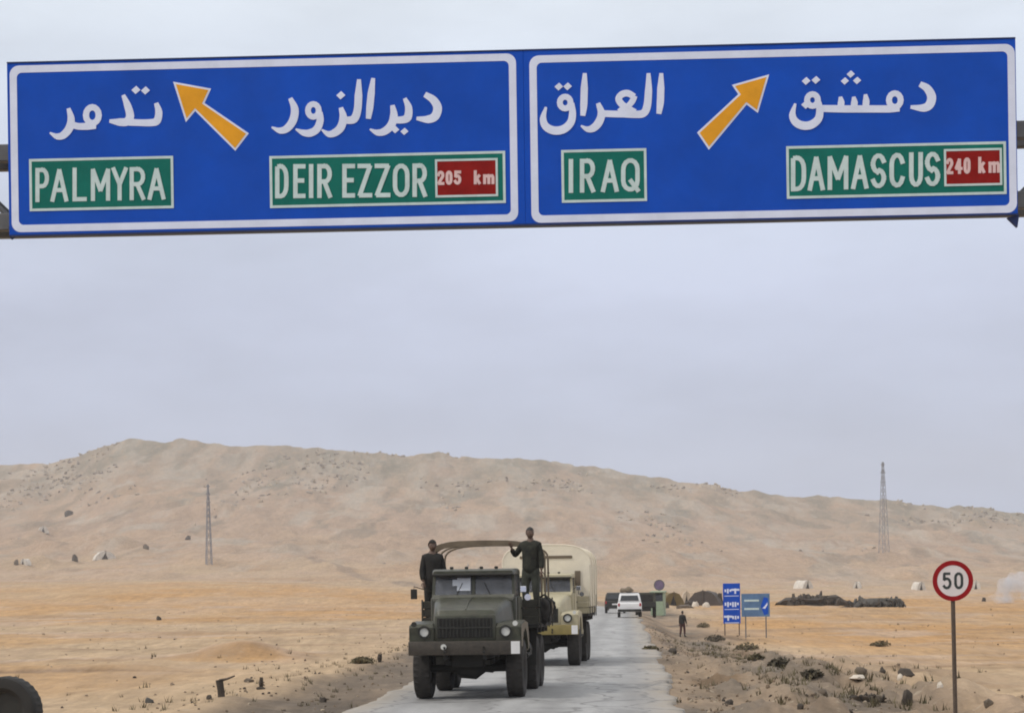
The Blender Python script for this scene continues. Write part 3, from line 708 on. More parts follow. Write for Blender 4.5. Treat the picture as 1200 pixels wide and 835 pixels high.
    sb = MB(); sb.box(xm - 0.03, xm + 0.03, 0.041, 0.054, zb, zt); sb.obj('joint_strip', M['seam'], root)
    mm = lambda px: px / 112.0
    def border(S4, b):
        o = square(S4); ox0, oz1 = o[0]; ox1, oz0 = o[2]
        fb = MB(); frame(fb, rrect(ox0, ox1, oz0, oz1, mm(11)), rrect(ox0 + mm(8.5), ox1 - mm(8.5), oz0 + mm(8.5), oz1 - mm(8.5), mm(6)), 0, 0.003)
        fb.obj('border', M['signwhite'], b, smooth=False)
    border([P(11.5, 75.5), P(606, 64.5), P(606, 264), P(13.5, 268)], BL)
    border([P(621.5, 63.5), P(1190.5, 53.5), P(1190.5, 250.5), P(621.5, 260)], BR)
    arrow(SA, [(652, 212), (795, 238), (770, 292), (937, 406), (886, 472), (735, 322), (700, 364)], BL, 0)
    arrow(SCC, [(1014, 165), (968, 322), (922, 288), (768, 472), (720, 402), (888, 246), (862, 208)], BR, 0)
    for w, b in (('tadmur', BL), ('deir', BL), ('iraq', BR), ('dimashq', BR)): arabic(w, b, 0)
    plate('name_plate', [SA(110, 500), SA(652, 494), SA(655, 689), SA(112, 698)], M['platewhite'], M['green'], mm(3), 0, BL)
    latin(SA, [('P', 133, 186), ('A', 190, 258), ('L', 273, 328), ('M', 342, 416), ('Y', 420, 482), ('R', 488, 548), ('A', 556, 624)], 536, 666, 532, 656, 17, M['platewhite'], BL, -0.004)
    plate('name_plate', [SB(54, 492), SB(1016, 482), SB(1018, 690), SB(58, 708)], M['platewhite'], M['green'], mm(3), 0, BL)
    latin(SB, [('D', 78, 133), ('E', 152, 202), ('I', 214, 236), ('R', 250, 310), ('E', 352, 404), ('Z', 414, 474), ('Z', 484, 548), ('O', 558, 626), ('R', 638, 697)], 531, 670, 528, 664, 18, M['platewhite'], BL, -0.004)
    plate('distance_plate', [SB(728, 511), SB(985, 506), SB(987, 660), SB(733, 668)], M['platewhite'], M['red'], mm(2.5), -0.0045, BL)
    latin(SB, [('2', 738, 768), ('0', 773, 801), ('5', 807, 837)], 558, 616, 557, 614, 12, M['pinktext'], BL, -0.0085, 'distance_number')
    latin(SB, [('k', 888, 916), ('m', 926, 972)], 556, 613, 555, 612, 12, M['pinktext'], BL, -0.0085, 'distance_unit')
    plate('name_plate', [SCC(165, 471), SCC(514, 468), SCC(515, 680), SCC(169, 689)], M['platewhite'], M['green'], mm(3), 0, BR)
    latin(SCC, [('I', 194, 217), ('R', 242, 304), ('A', 328, 400), ('Q', 410, 486)], 510, 648, 506, 642, 18, M['platewhite'], BR, -0.004)
    plate('name_plate', [SD(108, 458), SD(1005, 438), SD(1008, 652), SD(112, 673)], M['platewhite'], M['green'], mm(3), 0, BR)
    latin(SD, [('D', 128, 190), ('A', 197, 266), ('M', 278, 362), ('A', 374, 444), ('S', 454, 516), ('C', 530, 592), ('U', 610, 666), ('S', 675, 736)], 498, 642, 480, 620, 18, M['platewhite'], BR, -0.004)
    plate('distance_plate', [SD(750, 471), SD(988, 464), SD(990, 615), SD(755, 623)], M['platewhite'], M['red'], mm(2.5), -0.0045, BR)
    latin(SD, [('2', 760, 790), ('4', 795, 826), ('0', 832, 860)], 507, 573, 504, 570, 12, M['pinktext'], BR, -0.0085, 'distance_number')
    latin(SD, [('k', 892, 920), ('m', 934, 980)], 502, 568, 500, 566, 12, M['pinktext'], BR, -0.0085, 'distance_unit')
    # truss behind the boards and its columns
    zc = [(P(0, 172)[1] + P(1196, 152)[1]) / 2, (P(0, 252)[1] + P(1196, 236)[1]) / 2]
    xl, xr = x0 - 0.75, x1 + 0.75
    for z in zc:
        for y in (0.14, 0.62):
            mb = MB(); mb.box(xl, xr, y, y + 0.13, z - 0.09, z + 0.09, 0.01); mb.obj('chord', M['galv'], root)
    n = 16; br = MB()
    for k in range(n):
        a, b = xl + (xr - xl) * k / n, xl + (xr - xl) * (k + 1) / n
        for y in (0.2, 0.68):
            br.tube([(a, y, zc[k % 2]), (b, y, zc[(k + 1) % 2])], 0.03, 6)
        for z in zc: br.tube([(a, 0.2, z), (b, 0.68, z)], 0.025, 6)
    br.obj('truss_bracing', M['galv'], root)
    for k in range(6):
        x = x0 + (x1 - x0) * (k + 0.5) / 6
        mb = MB(); mb.box(x - 0.03, x + 0.03, 0.055, 0.125, zb + 0.1, zt - 0.1); mb.obj('mounting_rail', M['galv'], root)
    for px, py, s in ((14, 270, -1), (1190, 256, 1)):                   # corner clamps that show below the board's ends
        p = P(px, py); mb = MB(); mb.prism([L((p[0] - 0.07 * s, p[1] + 0.02), 0.05), L((p[0] + 0.05 * s, p[1] + 0.05), 0.05), L((p[0] + 0.03 * s, p[1] - 0.08), 0.05)], (0, 0.08, 0)); mb.obj('corner_clamp', M['seam'], root, smooth=False)
    gz = -org.z
    for x in (xl - 0.15, xr + 0.15):
        mb = MB(); mb.box(x - 0.16, x + 0.16, 0.25, 0.6, gz - 0.2, zt + 0.3, 0.03); c = mb.obj('column', M['galv'], root)
        fb = MB(); fb.box(x - 0.4, x + 0.4, 0.0, 0.85, gz - 0.6, gz + 0.18, 0.04); fb.obj('footing', M['greyrubble'], root)
build_sign()

# ------------------------------------------------------------------ people
def skin_geo(joints, bones, levels=1):
    """Grow one continuous surface over a skeleton: joints {name: (pos, radius)}; the first is the root."""
    names = list(joints); me = bpy.data.meshes.new('skeleton')
    me.from_pydata([joints[k][0] for k in names], [(names.index(a), names.index(b)) for a, b in bones], []); me.update()
    o = bpy.data.objects.new('skeleton', me); COL.objects.link(o)
    o.modifiers.new('skin', 'SKIN')
    for i, k in enumerate(names):
        r = joints[k][1]; r = r if isinstance(r, tuple) else (r, r)
        me.skin_vertices[0].data[i].radius = r; me.skin_vertices[0].data[i].use_root = (i == 0)
    s = o.modifiers.new('sub', 'SUBSURF'); s.levels = levels; s.render_levels = levels
    dg = bpy.context.evaluated_depsgraph_get(); dg.update()
    ev = o.evaluated_get(dg); m2 = bpy.data.meshes.new_from_object(ev)
    bpy.data.objects.remove(o); bpy.data.meshes.remove(me)
    b = bmesh.new(); b.from_mesh(m2); bpy.data.meshes.remove(m2)
    for f in b.faces: f.smooth = True
    return b

def person(label, loc, rz, H=1.75, lhand=None, rhand=None, jacket='black', trousers='black', headgear='hair', robe=False, step=0.0, turn=0.0, group=None, bulk=1.0):
    """Figure facing -y, x to its own left (right in the picture when it faces the camera). lhand / rhand: targets in metres."""
    k = H / 1.75
    root = thing('person', label, 'person', loc, rz, group)
    V = lambda x, y, z: Vector((x * k, y * k, z * k))
    sh = {s: V(0.172 * s, 0, 1.415) for s in (-1, 1)}
    hand, elbow = {}, {}
    for s, t in ((-1, rhand), (1, lhand)):
        hand[s] = Vector(t) if t else V(0.27 * s, -0.08, 0.86)
        mid = (sh[s] + hand[s]) / 2; ln = (hand[s] - sh[s]).length; reach = 0.56 * k
        if ln > reach: hand[s] = sh[s] + (hand[s] - sh[s]) * reach / ln; mid = (sh[s] + hand[s]) / 2; ln = reach
        sag = math.sqrt(max(0.0, (reach / 2) ** 2 - (ln / 2) ** 2))
        elbow[s] = mid + Vector((0.35 * s, 0.5, -0.8)).normalized() * sag
    hip = {s: V(0.095 * s, 0, 0.90) for s in (-1, 1)}
    knee = {s: V(0.11 * s, -0.03 + step * 0.5 * s, 0.49) for s in (-1, 1)}
    ank = {s: V(0.12 * s, 0.03 + step * s, 0.09) for s in (-1, 1)}
    toe = {s: ank[s] + V(0.03 * s, -0.19, -0.05) for s in (-1, 1)}
    J = {'pelvis': (V(0, 0, 0.96), (0.155 * k, 0.115 * k)), 'waist': (V(0, 0, 1.10), (0.14 * k, 0.10 * k)), 'chest': (V(0, 0, 1.30), (0.165 * k, 0.115 * k)), 'collar': (V(0, 0.01, 1.43), (0.07 * k, 0.06 * k)), 'neck': (V(0, 0.005, 1.54), 0.055 * k), 'skull': (V(0, -0.01, 1.60), 0.06 * k)}
    B = [('pelvis', 'waist'), ('waist', 'chest'), ('chest', 'collar'), ('collar', 'neck'), ('neck', 'skull')]
    for s in (-1, 1):
        J['sh%d' % s] = (sh[s], 0.052 * k); J['el%d' % s] = (elbow[s], 0.045 * k); J['wr%d' % s] = (hand[s], 0.032 * k)
        B += [('collar', 'sh%d' % s), ('sh%d' % s, 'el%d' % s), ('el%d' % s, 'wr%d' % s)]
        J['hp%d' % s] = (hip[s], 0.088 * k); J['kn%d' % s] = (knee[s], 0.060 * k); J['an%d' % s] = (ank[s], 0.042 * k)
        B += [('pelvis', 'hp%d' % s), ('hp%d' % s, 'kn%d' % s), ('kn%d' % s, 'an%d' % s)]
    mb = MB(); mb.add(skin_geo(J, B))
    for s in (-1, 1):                                                     # palms with five separate curled fingers
        d = (hand[s] - elbow[s]).normalized(); side = d.cross(Vector((0, 1, 0)));
        side = side.normalized() if side.length > 1e-3 else Vector((1, 0, 0)); fwd = side.cross(d).normalized()
        w = hand[s]; palm = w + d * 0.085 * k
        mb.add(skin_geo({'w': (w, (0.026 * k, 0.018 * k)), 'p': (palm, (0.040 * k, 0.016 * k))}, [('w', 'p')]))
        for i, (off, l) in enumerate(((-0.030, 0.068), (-0.010, 0.078), (0.010, 0.074), (0.029, 0.058))):
            b0 = palm + side * off * k - d * 0.01 * k; b1 = b0 + d * l * 0.55 * k + fwd * 0.012 * k; b2 = b1 + d * l * 0.3 * k + fwd * l * 0.45 * k
            mb.add(skin_geo({'a': (b0, 0.009 * k), 'b': (b1, 0.0085 * k), 'c': (b2, 0.007 * k)}, [('a', 'b'), ('b', 'c')]))
        t0 = w + d * 0.03 * k + side * 0.03 * k * s; t1 = t0 + d * 0.035 * k + side * 0.02 * k * s + fwd * 0.02 * k; t2 = t1 + d * 0.025 * k + fwd * 0.02 * k
        mb.add(skin_geo({'a': (t0, 0.010 * k), 'b': (t1, 0.0095 * k), 'c': (t2, 0.008 * k)}, [('a', 'b'), ('b', 'c')]))
    # head with brow, nose, mouth, ears; turned by 'turn'
    hc = V(0, -0.02, 1.645); hr = Matrix.Rotation(turn, 4, 'Z')
    def head_pt(p): return hc + hr @ (Vector(p) * k)
    b = bmesh.new(); bmesh.ops.create_uvsphere(b, u_segments=20, v_segments=16, radius=1.0)
    for v in b.verts:
        x, y, z = v.co
        wz = 1 - 0.22 * max(0, -z) ** 1.5
        q = Vector((x * 0.076 * wz, y * 0.098 * (1 - 0.12 * max(0, -z)), z * 0.118))
        if y < -0.5:
            if abs(x) < 0.22 and -0.45 < z < 0.2: q.y -= 0.022 * (1 - abs(x) / 0.22) * (1 - abs(z + 0.2) / 0.4 if abs(z + 0.2) < 0.4 else 0)
            if 0.08 < z < 0.3 and 0.15 < abs(x) < 0.6: q.y += 0.006
        v.co = head_pt(q)
    for f in b.faces: f.smooth = True
    mb.add(b)
    for s in (-1, 1):
        e = bmesh.new(); bmesh.ops.create_icosphere(e, subdivisions=1, radius=1.0)
        for v in e.verts: v.co = head_pt((0.076 * s + v.co.x * 0.010, 0.012 + v.co.y * 0.018, -0.005 + v.co.z * 0.032))
        mb.add(e)
        e = bmesh.new(); bmesh.ops.create_icosphere(e, subdivisions=1, radius=1.0)
        for v in e.verts: v.co = head_pt((0.031 * s + v.co.x * 0.012, -0.085 + v.co.y * 0.008, 0.018 + v.co.z * 0.008))
        mb.add(e, 1)
    e = bmesh.new(); bmesh.ops.create_icosphere(e, subdivisions=1, radius=1.0)
    for v in e.verts: v.co = head_pt((v.co.x * 0.024, -0.086 + v.co.y * 0.006, -0.058 + v.co.z * 0.006))
    mb.add(e, 1)
    mb.obj('body', [M['skin'], M['eye']], root, angle=2.0)
    # clothes
    g = bulk
    jk = {'hem': (V(0, 0, 0.80), (0.20 * k * g, 0.165 * k * g)), 'pelvis': (V(0, 0, 0.96), (0.195 * k * g, 0.16 * k * g)), 'waist': (V(0, 0, 1.12), (0.185 * k * g, 0.145 * k * g)), 'chest': (V(0, 0, 1.31), (0.20 * k * g, 0.15 * k * g)), 'collar': (V(0, 0.01, 1.44), (0.11 * k, 0.10 * k)), 'neck': (V(0, 0.01, 1.53), (0.072 * k, 0.074 * k))}
    jb = [('hem', 'pelvis'), ('pelvis', 'waist'), ('waist', 'chest'), ('chest', 'collar'), ('collar', 'neck')]
    for s in (-1, 1):
        cu = hand[s] + (elbow[s] - hand[s]) * 0.12
        jk['sh%d' % s] = (sh[s], 0.074 * k * g); jk['el%d' % s] = (elbow[s], 0.068 * k * g); jk['cu%d' % s] = (cu, 0.052 * k * g)
        jb += [('collar', 'sh%d' % s), ('sh%d' % s, 'el%d' % s), ('el%d' % s, 'cu%d' % s)]
    jm = MB(); jm.add(skin_geo(jk, jb)); jm.obj('jacket', M[jacket], root, angle=2.0)
    if robe:
        rings = []
        for z, rx, ry in ((1.02, 0.21, 0.17), (0.75, 0.23, 0.19), (0.4, 0.26, 0.22), (0.08, 0.29, 0.25)):
            rings.append([V(rx * math.cos(2 * PI * i / 20) * (1 + 0.06 * (i % 2)), ry * math.sin(2 * PI * i / 20) * (1 + 0.06 * (i % 2)), z) for i in range(20)])
        MB().loft(rings).obj('robe', M[trousers], root, angle=2.0)
    else:
        tj = {'w': (V(0, 0, 1.02), (0.182 * k, 0.148 * k)), 'c': (V(0, 0, 0.90), (0.178 * k, 0.14 * k))}; tb = [('w', 'c')]
        for s in (-1, 1):
            tj['h%d' % s] = (hip[s] + V(0.01 * s, 0, -0.08), 0.108 * k); tj['k%d' % s] = (knee[s], 0.082 * k); tj['a%d' % s] = (ank[s] + V(0, 0, 0.07), 0.070 * k)
            tb += [('c', 'h%d' % s), ('h%d' % s, 'k%d' % s), ('k%d' % s, 'a%d' % s)]
        tm = MB(); tm.add(skin_geo(tj, tb)); tm.obj('trousers', M[trousers], root, angle=2.0)
    for s in (-1, 1):
        bt = MB(); bt.add(skin_geo({'a': (ank[s] + V(0, 0, 0.09), 0.058 * k), 'h': (ank[s] + V(0, 0.01, -0.03), 0.052 * k), 't': (toe[s], (0.046 * k, 0.036 * k))}, [('a', 'h'), ('h', 't')])); bt.obj('boot', M['boot'], root, angle=2.0)
    # hair or hat
    b = bmesh.new(); bmesh.ops.create_uvsphere(b, u_segments=18, v_segments=12, radius=1.0)
    dele = [v for v in b.verts if v.co.z < (-0.25 if v.co.y > 0 else 0.28)]
    bmesh.ops.delete(b, geom=dele, context='VERTS')
    grow = 1.10 if headgear == 'hair' else 1.2
    for v in b.verts: v.co = head_pt((v.co.x * 0.080 * grow, v.co.y * 0.101 * grow, v.co.z * 0.118 * grow + 0.004))
    hm = MB(); hm.add(b); hm.obj('hair' if headgear == 'hair' else 'cap', M['hair'] if headgear == 'hair' else M[jacket], root, angle=2.0)
    return root

# ------------------------------------------------------------------ army trucks
def rsec(y, hw, z0, z1, r, n=3, topw=None):
    """Closed cross-section across x at y with rounded upper corners."""
    tw = topw if topw else hw
    pts = [Vector((-hw, y, z0)), Vector((hw, y, z0))]
    for k in range(n + 1):
        a = PI / 2 * k / n; pts.append(Vector((tw - r + r * math.cos(a), y, z1 - r + r * math.sin(a))))
    for k in range(n + 1):
        a = PI / 2 + PI / 2 * k / n; pts.append(Vector((-tw + r + r * math.cos(a), y, z1 - r + r * math.sin(a))))
    return pts

def wheel(parent, x, y, r=0.585, w=0.33, side=1):
    global LUGS
    h = w / 2
    prof = [(-h * 0.75, r * 0.52), (-h, r * 0.66), (-h * 1.02, r * 0.86), (-h * 0.9, r * 0.965), (-h * 0.55, r), (-h * 0.1, r), (h * 0.1, r), (h * 0.55, r), (h * 0.9, r * 0.965), (h * 1.02, r * 0.86), (h, r * 0.66), (h * 0.75, r * 0.52)]
    LUGS = (3, 4, 7, 8)
    t = MB().lathe_x((0, 0, 0), prof, 56, 0.028).mesh('tyre', 0.5)
    LUGS = ()
    o = bpy.data.objects.new('wheel', None); COL.objects.link(o); o.parent = parent; o.location = (x, y, r - 0.012)
    link('tyre', t, M['tyre'], o)
    s = side
    rim = MB(); rim.lathe_x((0, 0, 0), [(0.02 * s, 0.02), (0.16 * s * 0.6, 0.10), (0.05 * s, 0.13), (0.02 * s, 0.2), (0.10 * s, 0.27), (0.125 * s, r * 0.54), (-0.1 * s, r * 0.53), (-0.1 * s, 0.05)], 28)
    for k in range(8):
        a = 2 * PI * k / 8; rim.disc((0.035 * s, 0.17 * math.cos(a), 0.17 * math.sin(a)), (s, 0, 0), 0.016, 6, 0.03)
    rim.obj('rim', M['olive_dark'], o)
    return o

def army_truck(label, loc, rz, paint, bumper, dark, covered):
    """Six-wheeled bonneted truck. Local: front bumper at y = 0, rear along +y, x to the right in the picture."""
    T = thing('army_truck', label, 'truck', loc, rz)
    p, dk = M[paint], M[dark]
    for s in (-1, 1):
        r = MB(); r.box(s * 0.38 - 0.04, s * 0.38 + 0.04, 0.1, 6.75, 0.78, 0.98, 0.01); r.obj('chassis_rail', M['under'], T)
    for y in (1.05, 4.4, 5.65):
        a = MB(); a.tube([(-0.86, y, 0.585), (-0.3, y, 0.585), (-0.18, y, 0.56), (0.1, y, 0.55), (0.3, y, 0.585), (0.86, y, 0.585)], [0.07, 0.08, 0.17, 0.19, 0.08, 0.07], 12)
        for s in (-1, 1): a.box(s * 0.38 - 0.05, s * 0.38 + 0.05, y - 0.55, y + 0.55, 0.66, 0.76, 0.01)
        a.obj('axle', M['under'], T)
        for s in (-1, 1): wheel(T, s * 0.91, y, side=s)
    e = MB(); e.box(-0.34, 0.34, 0.5, 2.6, 0.62, 1.2, 0.05); e.tube([(0, 2.6, 0.7), (0, 5.6, 0.66)], 0.06, 8); e.box(-0.36, 0.36, 3.0, 3.6, 0.66, 1.0, 0.04); e.obj('engine_underside', M['under'], T)
    # bumper with hooks and markers
    b = MB(); b.box(-1.09, 1.09, 0.0, 0.10, 0.87, 1.14, 0.018, seg=2); bp = b.obj('bumper', M[bumper], T)
    for s in (-1, 1):
        h = MB(); h.tube([(s * 0.38, 0.02, 1.0), (s * 0.38, -0.09, 1.02), (s * 0.38, -0.11, 0.94), (s * 0.38, -0.05, 0.92)], 0.022, 8); h.obj('tow_hook', M['under'], bp)
    mk = MB(); mk.box(0.90, 1.07, -0.012, -0.002, 0.885, 1.125, 0.003); mk.obj('white_marker', M['white'], bp)
    fl = MB(); fl.disc((-0.40, -0.002, 1.03), (0, -1, 0), 0.055, 16, 0.05); fl.obj('marker_lamp', M['lens'], bp)
    # fenders
    for s in (-1, 1):
        prof = [(0.14, 1.00), (0.13, 1.40), (0.20, 1.47), (1.05, 1.52), (1.72, 1.48), (1.98, 1.16), (2.02, 0.92), (1.80, 0.90)]
        prof += [(1.05 + 0.74 * math.cos(a), 0.60 + 0.74 * math.sin(a)) for a in [math.radians(q) for q in (25, 45, 65, 90, 115, 135, 150)]] + [(0.34, 1.0)]
        x0, x1 = (0.60, 1.09) if s > 0 else (-1.09, -0.60)
        f = MB(); f.prism([(x0, y, z) for y, z in prof], (x1 - x0, 0, 0))
        bmesh.ops.recalc_face_normals(f.bm, faces=f.bm.faces)
        bmesh.ops.bevel(f.bm, geom=[ed for ed in f.bm.edges if len(ed.link_faces) == 2 and ed.calc_face_angle(0) > 0.9], offset=0.025, segments=2, affect='EDGES')
        fd = f.obj('fender', p, T)
        hl = MB(); hl.disc((s * 0.79, 0.145, 1.315), (0, -1, 0), 0.125, 24, 0.06, r2=0.085); hb = hl.obj('headlight', dk, T)
        ln = MB(); ln.disc((s * 0.79, 0.135, 1.315), (0, -1, 0), 0.084, 24, 0.02); ln.obj('lens', M['lens'], hb)
        il = MB(); il.disc((s * 0.98, 0.10, 1.47), (0, -1, 0), 0.05, 14, 0.06); il.box(s * 0.98 - 0.01, s * 0.98 + 0.01, 0.06, 0.12, 1.43, 1.49); il.obj('side_lamp', M['lens'] if s > 0 else dk, T)
        rb = MB(); rb.box(s * 0.86 - 0.2, s * 0.86 + 0.2, 2.02, 3.0, 0.78, 0.83, 0.01); rb.obj('running_board', M['under'], T)
    # radiator front and bonnet
    g = MB(); g.box(-0.60, 0.60, 0.17, 0.24, 1.0, 1.64, 0.03, seg=2); gr = g.obj('grille_frame', p, T)
    g = MB(); g.box(-0.54, 0.53, 0.155, 0.168, 1.2, 1.58); g.obj('grille_opening', M['under'], gr)
    for k in range(15):
        x = -0.50 + k * 0.0714
        g = MB(); g.box(x - 0.012, x + 0.012, 0.135, 0.156, 1.21, 1.57, 0.003); g.obj('slat', dk, gr)
    g = MB(); g.box(-0.54, 0.53, 0.128, 0.150, 1.375, 1.405, 0.003); g.obj('crossbar', dk, gr)
    hd = MB(); hd.loft([rsec(0.20, 0.60, 1.30, 1.62, 0.10, 4, 0.58), rsec(0.28, 0.63, 1.30, 1.73, 0.13, 4, 0.61), rsec(0.8, 0.70, 1.3, 1.865, 0.15, 4, 0.67), rsec(1.35, 0.78, 1.3, 1.945, 0.14, 4, 0.74), rsec(1.78, 0.83, 1.3, 1.985, 0.15, 4, 0.79)]); bonnet = hd.obj('bonnet', p, T)
    rd = MB(); rd.tube([(0, 0.30, 1.73), (0, 0.8, 1.868), (0, 1.35, 1.948), (0, 1.6, 1.968)], 0.02, 6); rd.obj('bonnet_ridge', p, bonnet)
    cw = MB(); cw.prism([(-0.80, 1.62, 1.955), (0.80, 1.62, 1.955), (0.83, 1.775, 2.03), (-0.83, 1.775, 2.03)], (0, 0.0, -0.05)); cw.obj('cowl', M['sky_sheen'] if not covered else p, bonnet)  # open truck's cowl is lightened to paint in its sky reflection
    # cab
    c = MB(); c.box(-0.86, 0.86, 1.76, 3.02, 0.98, 1.985, 0.04, seg=2); cab = c.obj('cab_body', p, T)
    c = MB(); c.box(-0.83, 0.83, 2.96, 3.0, 1.98, 2.46, 0.02); c.obj('cab_back', dk, T)
    rf = MB(); rf.loft([rsec(1.72, 0.80, 2.425, 2.50, 0.04, 3), rsec(1.85, 0.83, 2.425, 2.54, 0.06, 3), rsec(2.9, 0.84, 2.425, 2.55, 0.07, 3), rsec(3.03, 0.81, 2.43, 2.52, 0.05, 3)]); roof = rf.obj('roof', p, T)
    vs = MB(); vs.box(-0.81, 0.81, 1.66, 1.80, 2.415, 2.45, 0.008, rot=Matrix.Rotation(0.22, 3, 'X')); vs.obj('visor', M['under'], roof)
    for s in (-1, 1):
        pl = MB()
        pl.prism([(s * 0.84, 1.76, 1.98), (s * 0.78, 1.76, 1.98), (s * 0.76, 1.86, 2.43), (s * 0.82, 1.86, 2.43)], (0, 0.07, 0))
        pl.obj('pillar', p, T); pl = MB()
        pl.prism([(s * 0.84, 2.90, 1.98), (s * 0.78, 2.90, 1.98), (s * 0.76, 2.90, 2.43), (s * 0.82, 2.90, 2.43)], (0, 0.08, 0))
        pl.obj('pillar', p, T)
        dr = MB(); dr.box(s * 0.872 - 0.012, s * 0.872 + 0.012, 1.95, 2.85, 1.08, 1.97, 0.008); door = dr.obj('door', p, T)
        dw = MB(); dw.box(s * 0.81 - 0.006, s * 0.81 + 0.006, 1.9, 2.88, 1.99, 2.42); dw.obj('window', M['glass'], door)
        dh = MB(); dh.box(s * 0.895 - 0.012, s * 0.895 + 0.012, 2.65, 2.8, 1.72, 1.75, 0.004); dh.obj('handle', M['under'], door)
        wp = MB(); wp.prism([(s * 0.04 if s > 0 else -0.78, 1.765, 1.99), (s * 0.78 if s > 0 else -0.04, 1.765, 1.99), (s * 0.76 if s > 0 else -0.04, 1.865, 2.42), (s * 0.04 if s > 0 else -0.76, 1.865, 2.42)], (0, 0.012, 0)); wp.obj('windscreen', M['glass'], T)
        ar = MB(); mx_ = 1.0 if s > 0 else 1.2; ar.tube([(s * 0.86, 1.85, 2.1), (s * mx_, 1.78, 2.2), (s * mx_, 1.78, 1.95)], 0.012, 6); mr = ar.obj('mirror_arm', dk, T)
        if s > 0 or covered:
            m_ = MB(); m_.box(mx_ * s - 0.06, mx_ * s + 0.06, 1.75, 1.775, 2.06, 2.18, 0.008); m_.obj('mirror', M['mirror'], mr); m_ = MB(); m_.disc((mx_ * s + 0.09, 1.77, 1.96), (0, -1, 0), 0.065, 16, 0.02); m_.obj('round_mirror', M['mirror'], mr)
        else:
            m_ = MB(); m_.box(mx_ * s - 0.065, mx_ * s + 0.065, 1.75, 1.775, 1.95, 2.15, 0.008); m_.obj('mirror', M['under'], mr)
        wi = MB(); wi.tube([(s * 0.35, 1.755, 1.995), (s * 0.22, 1.80, 2.26)], 0.008, 5); wi.obj('wiper', M['under'], T)
        se = MB(); se.box(s * 0.4 - 0.25, s * 0.4 + 0.25, 2.5, 2.9, 1.5, 1.65, 0.04, seg=2); se.box(s * 0.4 - 0.25, s * 0.4 + 0.25, 2.78, 2.92, 1.6, 2.2, 0.05, seg=2); se.obj('seat', M['seat'], T)
        ft = MB(); ft.tube([(s * 0.78, 3.1, 0.88), (s * 0.78, 3.85, 0.88)], 0.24, 20); ft.obj('fuel_tank', M['olive_dark'] if not covered else p, T)
    cp = MB(); cp.prism([(-0.03, 1.755, 1.985), (0.03, 1.755, 1.985), (0.03, 1.86, 2.43), (-0.03, 1.86, 2.43)], (0, 0.05, 0)); cp.obj('pillar', p, T)
    if not covered:
        sh = MB(); sh.box(-0.33, -0.06, 1.80, 1.812, 2.10, 2.36, 0.0, rot=Matrix.Rotation(-0.23, 3, 'X')); sh.box(-0.42, -0.30, 1.80, 1.812, 2.20, 2.33, 0.0, rot=Matrix.Rotation(-0.23, 3, 'X')); sh.obj('reflection_patch', M['glass_reflection'], T)  # pale sheet stands in for the whitish patch reflected in the windscreen
    for k in range(4):                                                # clearance lamps on the roof
        lm = MB(); lm.box(-0.45 + 0.3 * k - 0.035, -0.45 + 0.3 * k + 0.035, 1.9, 1.98, 2.54, 2.59, 0.012); lm.obj('roof_lamp', dk, roof)
    # cargo bed
    fl = MB(); fl.box(-1.2, 1.2, 3.15, 6.75, 1.32, 1.40, 0.01); 
    for y in (3.4, 4.3, 5.2, 6.1): fl.box(-1.15, 1.15, y, y + 0.1, 1.2, 1.318)
    fl.obj('bed_floor', M['under'], T)
    wd = M['wood'] if not covered else p
    for i in range(3):
        z0 = 1.405 + i * 0.168
        for s in (-1, 1):
            q = MB(); q.box(s * 1.2 - 0.02, s * 1.2 + 0.02, 3.15, 6.75, z0, z0 + 0.155, 0.008); q.obj('plank', wd, T)
        q = MB(); q.box(-1.175, 1.175, 3.15, 3.19, z0, z0 + 0.155, 0.008); q.obj('plank', wd, T)
        q = MB(); q.box(-1.175, 1.175, 6.71, 6.75, z0, z0 + 0.155, 0.008); q.obj('plank', wd, T)
    for s in (-1, 1):
        for y in (3.3, 4.45, 5.6, 6.6):
            q = MB(); q.box(s * 1.235 - 0.012, s * 1.235 + 0.012, y - 0.04, y + 0.04, 1.3, 1.93); q.obj('stake', dk, T)
        mf = MB(); mf.box(s * 0.91 - 0.19, s * 0.91 + 0.19, 3.62, 3.635, 0.55, 1.3); mf.obj('mud_flap', M['under'], T)
    def arch(y, hw, zt, zs, n=14):
        pts = [Vector((-hw, y, 1.6)), Vector((-hw, y, zs))]
        for k in range(1, n):
            a = PI - PI * k / n; ca = math.cos(a); sa = math.sin(a)
            pts.append(Vector((hw * math.copysign(abs(ca) ** 0.55, ca), y, zs + (zt - zs) * abs(sa) ** 0.8)))
        return pts + [Vector((hw, y, zs)), Vector((hw, y, 1.6))]
    if not covered:
        for y in (3.70, 4.7, 5.7, 6.65):
            q = MB(); q.tube(arch(y, 1.15, 3.10, 2.78), 0.022 if y > 3.8 else 0.03, 8); q.obj('bow', M['canvas_roll'], T)
        # rolled-back canvas lying along the two front bows
        rl = MB(); rings = []
        A, Bq = arch(3.66, 1.12, 3.12, 2.80)[2:-2], arch(4.2, 1.12, 3.10, 2.74)[2:-2]
        for a_, b_ in zip(A[:-3], Bq[:-3]):
            m_ = (a_ + b_) / 2 + Vector((0, 0, -0.05)); rings.append([a_ + Vector((0, 0, 0.03)), b_ + Vector((0, 0, 0.02)), b_ + Vector((0, 0, -0.03)), m_, a_ + Vector((0, 0, -0.09))])
        rl.loft(rings); rl.obj('rolled_canvas', M['canvas_roll'], T)
    else:
        ys = np.linspace(3.16, 6.8, 15); rings = []
        for i, y in enumerate(ys):
            sag = 0.04 * abs(math.sin(i / 14 * PI * 3)); rings.append(arch(float(y), 1.24 - 0.3 * sag, 3.36 - sag, 2.78 - sag * 0.5))
        cv = MB(); cv.loft(rings); co = cv.obj('canvas_cover', M['cover'], T, angle=0.5)
        q = MB()
